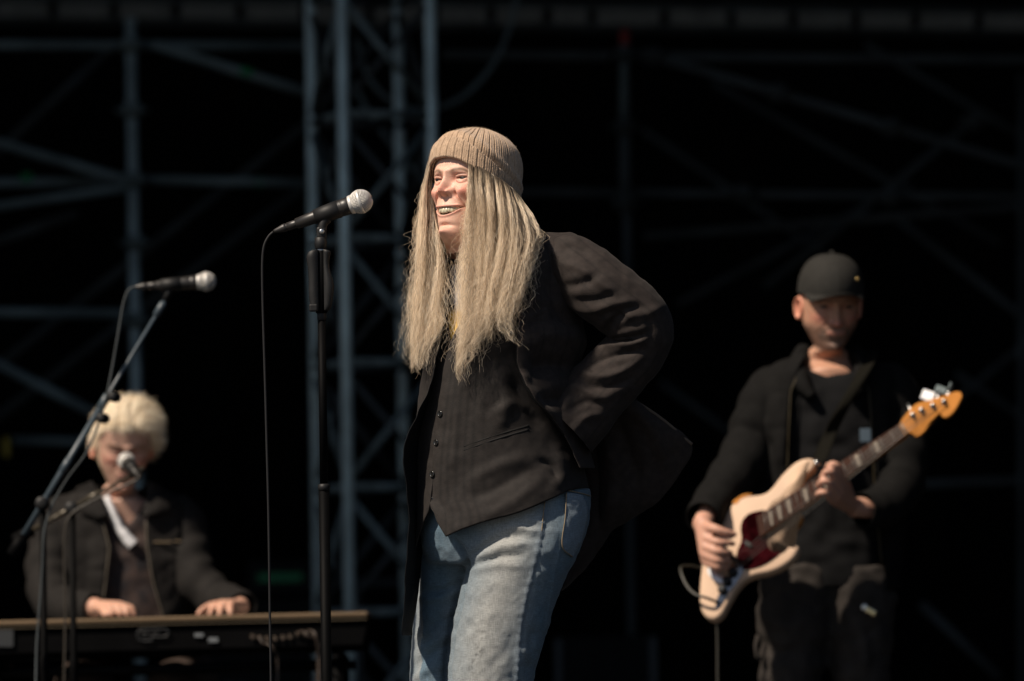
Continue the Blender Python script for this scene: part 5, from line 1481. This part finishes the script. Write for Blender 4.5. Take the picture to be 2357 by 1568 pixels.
plate('headstock', z4([(1590, 1290), (1640, 1212), (1705, 1150), (1800, 1122), (1900, 1092), (1995, 1062), (2028, 1090), (2005, 1150), (1965, 1212), (1920, 1246), (1888, 1240), (1872, 1216), (1838, 1245), (1800, 1292), (1755, 1352), (1705, 1382), (1665, 1358), (1615, 1368)]), .004, .014, M_ORANGE, bass, bev=.002)
tp = z4([(1682, 1235), (1745, 1200), (1825, 1168), (1905, 1140)])
kt = z4([(1640, 1140), (1788, 1092), (1880, 1050), (1950, 1032)])
M_KEY = mat('white_pearl_key', (.75, .76, .78), .3, coat=.3)
for i, (p, k) in enumerate(zip(tp, kt)):
    c = gp(*p, .004)
    lathe('tuning_post', [(0, .0075), (.002, .0075), (.002, .0045), (.014, .0045), (.015, .002)], c, GN, M_CHROME, bass, 14)
    a = gp(*p, -.014); b = gp(*k, -.014) if i != 0 else gp(p[0] - 12, p[1] - 28, -.014)
    tube('key_shaft', [a, b], .003, M_CHROME, bass, 8)
    d = (b - a) / np.linalg.norm(b - a)
    if i == 0: continue
    up = np.cross(d, GN)
    box('tuning_key', b, (.018, .030, .005) if i != 1 else (.026, .034, .006), M_KEY if i == 1 else M_STEEL_DK, bass, axes=[d, up, GN] if i != 3 else [d, GN, up], bev=.0022)
st_ = z5([(262, 852), (278, 872), (294, 892), (308, 910)])
for i in range(4):
    a = gp(*st_[i], .012); b = gp(*neckp(0.985, .15 + .233 * i), .018); c = gp(*tp[i], .014)
    tube('string', [a, b, c], .0011, M_STRING, bass, 6)
plate('bridge', z5([(205, 850), (235, 822), (330, 890), (310, 922), (255, 905)]), .007, .006, M_CHROME, bass)
plate('control_plate', z5([(375, 800), (430, 795), (445, 835), (400, 920), (345, 985), (300, 1060), (268, 1090), (262, 1050), (290, 985), (330, 905), (355, 850)]), .003, .002, mat('tarnished_chrome', (.16, .17, .18), .15, metal=1), bass)
for (a, b) in z5([(375, 855), (338, 915), (308, 972)]):
    lathe('control_knob', [(0, .010), (.001, .0115), (.013, .0105), (.015, .008), (.0155, .001)], gp(a, b, .003), GN, M_BLKPLASTIC, bass, 20)
for q in ([(455, 640), (500, 668), (488, 690), (444, 662)], [(360, 735), (404, 765), (393, 786), (348, 757)]):
    plate('pickup', z5(q), .010, .009, M_BLKPLASTIC, bass, closed=False)
plate('worn_edge', z5([(372, 395), (400, 368), (450, 340), (500, 340), (470, 352), (425, 372), (400, 402)]), .0008, .006, M_ORANGE, bass)
plate('neck_heel', z5([(690, 560), (735, 520), (800, 470), (828, 480), (815, 530), (770, 580), (720, 610), (700, 600)]), -.004, .025, M_ORANGE, bass, bev=.003)
lathe('strap_button', [(0, .006), (.004, .006), (.006, .009), (.009, .009), (.010, .003)], gp(1879, 1068, -.005), (.5, -.7, .5), M_CHROME, bass, 14)
ts = cr(np.array([(1882, 1070, YG + .03), (1905, 1010, YB - .12), (1945, 930, YB - .135), (1985, 860, YB - .11), (2000, 825, YB - .02), (1985, 815, YB + .08)], float), 40)
wv = np.array([.55, .0, .35]); wv /= np.linalg.norm(wv)
Pm = W(ts[:, 0], ts[:, 1], ts[:, 2])
grid_obj('strap', np.stack([Pm - wv * .028, Pm - wv * .009, Pm + wv * .009, Pm + wv * .028], 1), mat('dark_olive_strap', (.007, .0065, .005), .9, spec=.03), bass, solid=.003)
tag(tube('guitar_cable', np.vstack([W([1655, 1628, 1600, 1582, 1570, 1567, 1576, 1600, 1640], [1388, 1377, 1368, 1350, 1325, 1308, 1303, 1305, 1325], [YG - .02, YG - .03, YG - .02, YG, YG + .02, YG + .04, YG + .06, YG + .08, YG + .1]),
     W([1650, 1652, 1652], [1430, 1560, 1800], YG + .11), [[.46, 2.4, .008], [.1, 2.9, .006]]]), .0038, mat('olive_cable', (.022, .020, .015), .5), n=90, sides=10), 'dark cable looping from the jack of the bass guitar', 'cable')
# ---------------------------------------------------------------- the keyboard and its player
YK = 3.25
player = thing('person', 'white haired keyboard player in a dark denim jacket bent over the keys', 'person')
M_DJ = mat('dark_denim_jacket', (.0105, .0090, .0082), .85, spec=.2, noise=.35, nscale=30)
M_WHITE = mat('white_tee', (.60, .60, .62), .85, spec=.2)
M_CHECK = mat('dark_print_shirt', (.012, .011, .013), .85, spec=.2, noise=1.0, nscale=22, col2=(.045, .030, .026))
HK = head_matrix(W(284, 1020, YK), -10, -20, -2)
ck = [W(285, 1150, YK + .06), W(283, 1195, YK + .09), W(283, 1300, YK + .10), W(283, 1480, YK + .10)]
kb_body = body_mesh('body', player, M_SKIN, HK, [(ck[0], .060, .062, 0, 8), (ck[1], .13, .08, 0, 4), (ck[2], .13, .08, 0, 3), (ck[3], .13, .09, 0, 3)], ears=True, nz=120, nt=150, smile=False, fem=True, closed=True, scalp=(.75, .6, .42), tone=.72)
YH = 3.02
S1 = hand_shells((222, 1398, YH + .03), [(248, 1392, YH - .04), (262, 1391, YH - .045), (276, 1392, YH - .045), (289, 1396, YH - .04)],
                 [[(254, 1398, YH - .07), (256, 1408, YH - .08), (257, 1417, YH - .085)], [(272, 1398, YH - .075), (275, 1408, YH - .085), (276, 1417, YH - .09)], [(288, 1398, YH - .075), (292, 1408, YH - .085), (293, 1417, YH - .09)], [(301, 1400, YH - .07), (306, 1409, YH - .075), (308, 1417, YH - .08)]],
                 [(236, 1402, YH - .03), (240, 1410, YH - .06), (243, 1416, YH - .08)], [(112, 1335, YK - .0, .030), (125, 1385, YK - .08, .030), (170, 1398, YH + .10, .028)])
me2, co2 = remeshed(S1, .004, 2); join_into(kb_body, me2, [.50, .28, .20])
S2 = hand_shells((552, 1396, YH + .06), [(492, 1392, YH - .02), (506, 1389, YH - .03), (520, 1388, YH - .035), (532, 1390, YH - .035)],
                 [[(478, 1396, YH - .05), (464, 1405, YH - .07), (456, 1414, YH - .08)], [(494, 1396, YH - .06), (486, 1406, YH - .075), (482, 1415, YH - .085)], [(512, 1396, YH - .065), (507, 1406, YH - .08), (505, 1416, YH - .09)], [(530, 1398, YH - .06), (530, 1408, YH - .075), (530, 1416, YH - .08)]],
                 [(500, 1402, YH - .0), (478, 1408, YH - .04), (462, 1414, YH - .06)], [(450, 1330, YK + .0, .030), (500, 1378, YK - .05, .030), (545, 1392, YH + .10, .028)])
me2, co2 = remeshed(S2, .004, 2); join_into(kb_body, me2, [.50, .28, .20])
# hair: swept back, full
r = np.random.default_rng(5)
n = 4200
th = r.uniform(-math.pi, math.pi, n); zz = r.uniform(0, 1, n)
def skull(th, z):   # mm
    zt = np.interp(z, HEAD_ROWS[::-1, 0], HEAD_ROWS[::-1, 2]); yf = np.interp(z, HEAD_ROWS[::-1, 0], HEAD_ROWS[::-1, 1]); yb_ = np.interp(z, HEAD_ROWS[::-1, 0], HEAD_ROWS[::-1, 3])
    return np.stack([zt * np.sin(th), np.where(np.cos(th) > 0, yf, yb_) * np.cos(th), z], -1)
zlow = np.interp(np.abs(th), [0, .55, .8, 1.15, 1.5, 2.0, math.pi], [66, 58, 48, 22, -18, -45, -80])
z0 = zlow + (116 - zlow) * zz ** 1.2
root = skull(th, z0)
nrm = root / np.linalg.norm(root, axis=1)[:, None]
back = np.array([0.25, -.35, -.55])
k = 9
S = np.zeros((n, k, 3)); S[:, 0] = root
side = np.sign(root[:, 0])
vel = nrm * 1.0 + r.normal(size=(n, 3)) * .2 + np.stack([.30 + .1 * side, .05 + 0 * side, .45 + 0 * side], -1)
ck_ = np.floor(th * 7).astype(int) * 31 + np.floor(z0 / 14).astype(int); clv = np.stack([np.sin(ck_ * 12.9), np.cos(ck_ * 7.7), np.sin(ck_ * 3.3 + 1)], -1) * 1.4
vel = vel + clv * .13
stp = ((3.6 + 2.6 * r.random(n)) * np.where(root[:, 0] > 0, 1.2, .8))[:, None]
for i in range(1, k):
    vel = vel * .80 + clv * .04 + np.stack([.08 * side + .14, -.20 + 0 * side, -.16 + 0 * side], -1) + r.normal(size=(n, 3)) * .10
    vel /= np.linalg.norm(vel, axis=1)[:, None]
    S[:, i] = S[:, i - 1] + vel * stp
    # stay outside the skull
    p = S[:, i]; rad = np.linalg.norm(p, axis=1); base = np.linalg.norm(skull(np.arctan2(p[:, 0], p[:, 1]), np.clip(p[:, 2], -110, 116)), axis=1) + 4
    S[:, i] = p * np.maximum(1, base / np.maximum(rad, 1))[:, None]
hair_obj('hair', put(HK, S * .001), .0007, .0003, hair_mat('white_blond_hair', [(.72, .57, .40), (.95, .82, .62), (1.0, .94, .80)], .4), player)
# clothes
KT = Loft([(1122, 215, 345, YK + .06, .055), (1142, 150, 400, YK + .08, .09), (1165, 118, 440, YK + .09, .115), (1200, 112, 442, YK + .10, .13), (1290, 110, 448, YK + .10, .14), (1400, 114, 450, YK + .10, .14), (1520, 118, 445, YK + .10, .14)])
ph = np.linspace(0, 2 * math.pi, 80, endpoint=False)
V = []
for v_ in np.linspace(1150, 1510, 60):
    u_, y_ = KT.pos(ph, np.full(80, v_), -8, -.014)
    dip = 62 * np.exp(-((u_ - 288) / 36) ** 2) * np.clip(np.sin(ph), 0, 1) * np.exp(-(v_ - 1150) / 45)
    V.append(W(u_, v_ + dip, y_ + .005 * vnoise(u_ / 25, np.full(80, v_ / 25))))
o = grid_obj('shirt', np.array(V), M_CHECK, player, wrap=True); fix_normals(o)
# white tee in the open collar
L_ = np.array([(236, 1146), (246, 1175), (262, 1210), (280, 1242), (297, 1264)], float); R_2 = np.array([(252, 1140), (266, 1175), (285, 1212), (304, 1234), (316, 1246)], float)
Lc, Rc = cr(L_, 30), cr(R_2, 30)
s = np.linspace(0, 1, 8)[None, :, None]; Q = Lc[:, None] * (1 - s) + Rc[:, None] * s
cloth_grid('white_tee', Q[..., 0], Q[..., 1], KT.depth(Q[..., 0], Q[..., 1]) + .002 - .012 * np.sin(np.pi * s[..., 0]), M_WHITE, player, (), .001, 10, None, solid=.002)
kj = thing('jacket', 'x', 'x'); del kj['label']; del kj['category']; kj.parent = player
for sd in (-1, 1):
    A, T = np.meshgrid(np.linspace(0, 1, 50), np.linspace(0, 1, 90))
    V = 1120 + T * 390
    xs = [1120, 1160, 1200, 1260, 1340, 1420, 1510]
    ys = [212, 222, 236, 252, 243, 232, 228] if sd < 0 else [345, 338, 336, 338, 352, 375, 392]
    ue = np.interp(V, xs, ys)
    pe = KT.phi_of(ue, V)
    PH = pe * (1 - A) + (-1.0 if sd < 0 else math.pi + 1.0) * A
    U, Y = KT.pos(PH, V, 4, .010)
    st_f = [([(150, 1180), (170, 1260), (160, 1340)], 14, .010), ([(200, 1200), (205, 1300), (190, 1390)], 12, -.008), ([(400, 1190), (410, 1270), (400, 1360)], 14, .008), ([(430, 1200), (440, 1290), (430, 1390)], 12, -.008)]
    cloth_grid('front_panel', U, V, Y, M_DJ, kj, st_f, .004, 30, None, solid=.004, seed=sd + 6)
    # collar leaf
    cl_ = [(212, 1108), (228, 1132), (240, 1160), (250, 1186)] if sd < 0 else [(338, 1104), (338, 1132), (335, 1160), (328, 1188)]
    co_ = [(178, 1122), (178, 1150), (186, 1178), (224, 1196)] if sd < 0 else [(372, 1122), (388, 1150), (392, 1176), (352, 1186)]
    a_, b_2 = cr(np.array(cl_, float), 20), cr(np.array(co_, float), 20)
    s = np.linspace(0, 1, 10)[None, :, None]; Q = a_[:, None] * (1 - s) + b_2[:, None] * s
    cloth_grid('collar', Q[..., 0], Q[..., 1], KT.depth(Q[..., 0], np.maximum(Q[..., 1], 1135)) - .022 - .008 * np.sin(np.pi * s[..., 0]), M_DJ, kj, (), .001, 14, None, solid=.004)
    q = np.linspace(1200, 1500, 30); uq = np.interp(q, xs, ys)
    tube('front_seam', W(uq, q, KT.depth(uq, q) - .015), .0022, mat('pale_seam', (.09, .075, .055), .6), kj, 6)
A, T = np.meshgrid(np.linspace(0, 1, 40), np.linspace(0, 1, 40))
U, Y = KT.pos(math.pi + .4 + A * (math.pi - .8), 1125 + T * 390, 5, .012)
cloth_grid('back_panel', U, 1125 + T * 390, Y, M_DJ, kj, (), .004, 40, None, solid=.004)
sleeve_tube('sleeve', [(168, 1172, YK + .10, .050), (138, 1200, YK + .08, .064), (118, 1265, YK + .05, .064), (112, 1335, YK - .0, .062), (125, 1385, YK - .08, .058), (170, 1398, YH + .10, .050), (218, 1399, YH + .04, .040)], kj, M_DJ, seed=3)
sleeve_tube('sleeve', [(392, 1172, YK + .10, .050), (418, 1200, YK + .08, .062), (432, 1265, YK + .05, .062), (450, 1330, YK + .0, .058), (500, 1378, YK - .05, .054), (545, 1392, YH + .10, .047), (556, 1396, YH + .06, .040)], kj, M_DJ, seed=4)
for (u_, v_, w_) in ((372, 1248, .055), (400, 1246, .04)):
    box('pocket_flap', W(u_, v_, float(KT.depth(np.array(u_), np.array(v_))) - .018), (w_, .004, .004), mat('pocket_stitch', (.12, .085, .045), .6), kj, bev=.001)
# legs on a bench
M_KP = mat('brown_trousers', (.060, .038, .028), .85, noise=.3, nscale=14)
sh = []
for (ua, ub) in ((190, 195), (405, 400)):
    sh.append(tshell([(ua + 30, 1560, YK + .25, .085), (ua, 1585, YK + .0, .080), (ub, 1592, YK - .22, .068), (ub, 1680, YK - .25, .060), (ub, 1900, YK - .2, .052), (ub, 1955, YK - .2, .05)], 40, 24))
shells_to('trousers', sh, .010, 3, M_KP, player)
for ub in (195, 400):
    c = W(ub, 1950, YK - .2); c[2] = 0
    rows = []
    for (t, h, w) in ((-.10, .02, .01), (-.095, .09, .036), (-.04, .12, .045), (.03, .10, .045), (.09, .075, .046), (.15, .055, .042), (.185, .04, .025), (.19, .02, .006)):
        a = np.linspace(0, 2 * math.pi, 20, endpoint=False)
        rows.append(c + np.array([0, -t, 0]) + np.stack([w * np.cos(a), 0 * a, h / 2 * (1 + np.sin(a))], -1))
    o = grid_obj('shoe', np.array(rows), M_BOOT, player, wrap=True, cap=True); fix_normals(o)
bn = thing('bench', 'low bench with a pale blue grey seat under the keyboard player', 'bench')
cbn = W(330, 1600, YK + .18)
zs = cbn[2] - .09
box('seat', (cbn[0] + .06, YK + .2, zs), (.74, .34, .07), mat('blue_grey_vinyl', (.10, .13, .16), .6), bn, bev=.015)
for sx in (-1, 1):
    for sy in (-1, 1):
        box('leg', (cbn[0] + .06 + sx * .32, YK + .2 + sy * .13, (zs - .036) / 2), (.035, .035, zs - .036), M_BLKMETAL, bn, bev=.003)

# keyboard: seen from behind
kb = thing('keyboard', 'long black stage piano seen from behind with a pale top edge', 'keyboard')
M_KTOP = mat('bronze_top_panel', (.15, .105, .065), .6, spec=.1, noise=.15, nscale=8)
M_KCASE = mat('black_keyboard_case', (.0022, .0022, .0025), .7, spec=.03, noise=.3, nscale=12)
KL, KR = W(-90, 1432, 2.80), W(846, 1408, 2.76)
ex = KR - KL; klen = np.linalg.norm(ex); ex /= klen
ey = np.array([-ex[1], ex[0], 0]); ey /= np.linalg.norm(ey); ez = np.cross(ex, ey)
def kp(a, b, c): return KL + ex * a + ey * b + ez * c       # along, away from the camera, up
box('top_panel', kp(klen / 2, .075, -.006), (klen, .16, .012), M_KTOP, kb, axes=[ex, ey, ez], bev=.004)
prof = [(0, -.013), (.006, -.030), (.004, -.085), (.030, -.100), (.29, -.100), (.315, -.08), (.315, -.032), (.158, -.030), (.158, -.013)]
rows = []
for t, ins in ((0, .0), (1, .0)):
    rows.append([kp((0.002 if t == 0 else klen - .002 - (.014 if c < -.06 else 0)), b + .002, c) for b, c in prof])
o = grid_obj('case', np.array(rows), M_KCASE, kb, wrap=True, cap=True); smooth(o, False); fix_normals(o); smooth(o, False)
box('trim_line', kp(klen / 2, -.0005, -.019), (klen * .995, .004, .003), mat('dull_gold_line', (.06, .045, .025), .5), kb, axes=[ex, ey, ez])
# keys on the player's side
kw = klen * .94 / 52
M_WK, M_BK = mat('white_key', (.7, .7, .68), .35), mat('black_key', (.01, .01, .01), .35)
wk = box('white_key', (0, 0, 0), (kw * .95, .135, .014), M_WK, kb, bev=.001).data
bk = box('black_key', (0, 0, 0), (kw * .55, .085, .012), M_BK, kb, bev=.001).data
for o in [c for c in kb.children if c.name.startswith(('white_key', 'black_key'))]: bpy.data.objects.remove(o)
R3 = Matrix([[ex[i], ey[i], ez[i]] for i in range(3)]).to_4x4()
for i in range(52):
    o = bpy.data.objects.new('white_key', wk); COL.objects.link(o); o.parent = kb
    o.matrix_world = Matrix.Translation(Vector(kp(klen * .03 + kw * (i + .5),   .245, -.022))) @ R3
    if (i + 5) % 7 not in (2, 6) and i < 51:
        o = bpy.data.objects.new('black_key', bk); COL.objects.link(o); o.parent = kb
        o.matrix_world = Matrix.Translation(Vector(kp(klen * .03 + kw * (i + 1), .222, -.013))) @ R3
# CP mark on the back, drawn as one outlined ribbon
M_MARK = mat('grey_print', (.022, .024, .026), .5)
def kuv(pts, lift=.0016):
    out = []
    for (u, v) in pts:
        p = W(u, v, 2.78); d = p - CAMP
        # the back face plane
        b0 = kp(0, .004, -.05); t = ((b0 - CAMP) @ ey) / (d @ ey); out.append(CAMP + d * t - ey * (lift + .004))
    return np.array(out)
mk = thing('logo', 'x', 'x'); del mk['label']; del mk['category']; mk.parent = kb
cpts = [(352, 1475), (330, 1475), (320, 1471), (316, 1462), (320, 1453), (330, 1449), (352, 1448), (378, 1448), (386, 1451), (388, 1457), (385, 1463), (376, 1466), (352, 1466), (349, 1470), (349, 1476)]
tube('letter_outline', kuv(cpts), .0017, M_MARK, mk, 6, n=90)
tube('letter_outline', kuv([(350, 1458), (334, 1458), (329, 1462), (333, 1466), (342, 1466)]), .0013, M_MARK, mk, 6, n=30)
tube('letter_outline', kuv([(352, 1457), (374, 1457)]), .0012, M_MARK, mk, 6)
M_TAPE = mat('white_label', (.12, .13, .14), .6)
def sticker(u0, v0, u1, v1, m, name='label_tape'):
    P = kuv([(u0, v0), (u1, v0), (u1, v1), (u0, v1)], .001); B = P + ey * .0015
    mesh_obj(name, np.vstack([P, B]), [(0, 1, 2, 3), (7, 6, 5, 4), (0, 4, 5, 1), (1, 5, 6, 2), (2, 6, 7, 3), (3, 7, 4, 0)], m, kb, sm=False)
sticker(-20, 1450, 31, 1489, mat('grey_label', (.014, .016, .018), .6))
sticker(448, 1458, 468, 1466, M_TAPE); sticker(480, 1468, 502, 1478, M_TAPE)
# sockets, plugs and a tangle of cables on the back
M_PLUG = mat('worn_plug', (.07, .05, .036), .4, metal=.5)
for i, (u, v) in enumerate(((582, 1466), (598, 1468), (616, 1470), (634, 1470), (652, 1468), (668, 1466), (686, 1460), (704, 1462), (722, 1464))):
    c = kuv([(u, v)], 0)[0]
    lathe('socket', [(0, .006), (.003, .006), (.003, .0035), (.001, .001)], c, -ey, M_PLUG, kb, 12)
for i, pts in enumerate([[(686, 1460), (694, 1454), (706, 1458), (716, 1468), (732, 1472), (738, 1500), (735, 1600)], [(704, 1462), (712, 1452), (726, 1458), (731, 1475), (733, 1520), (730, 1620)], [(598, 1468), (606, 1480), (622, 1484), (634, 1498), (640, 1520), (640, 1640)]]):
    P = kuv(pts, .012); P[0] = kuv([pts[0]], .002)[0]; P[2:4] -= ey * .02
    tag(tube('plug_cable', P, .0032, mat('faded_cable', (.035, .024, .018), .5), n=40), ('pale cable arching highest from the plugs behind the microphone stand on the keyboard back', 'pale cable dropping steeply just beside the straight microphone stand from the keyboard back', 'lone cable hanging from the socket row beside the hanging microphone cable')[i], 'cable')
# stand under the keyboard
ks = thing('keyboard_stand', 'black table frame carrying the stage piano', 'stand')
for a in (.08, .92):
    for b in (.05, .27):
        p = kp(klen * a, b, -.13)
        tube('leg', [(p[0], p[1], 0), p], .016, M_BLKMETAL, ks, 12)
    tube('cross_bar', [kp(klen * a, .02, -.116), kp(klen * a, .30, -.116)], .014, M_BLKMETAL, ks, 12)
for b in (.05, .27):
    tube('rail', [kp(klen * .05, b, -.135), kp(klen * .95, b, -.135)], .013, M_BLKMETAL, ks, 12)
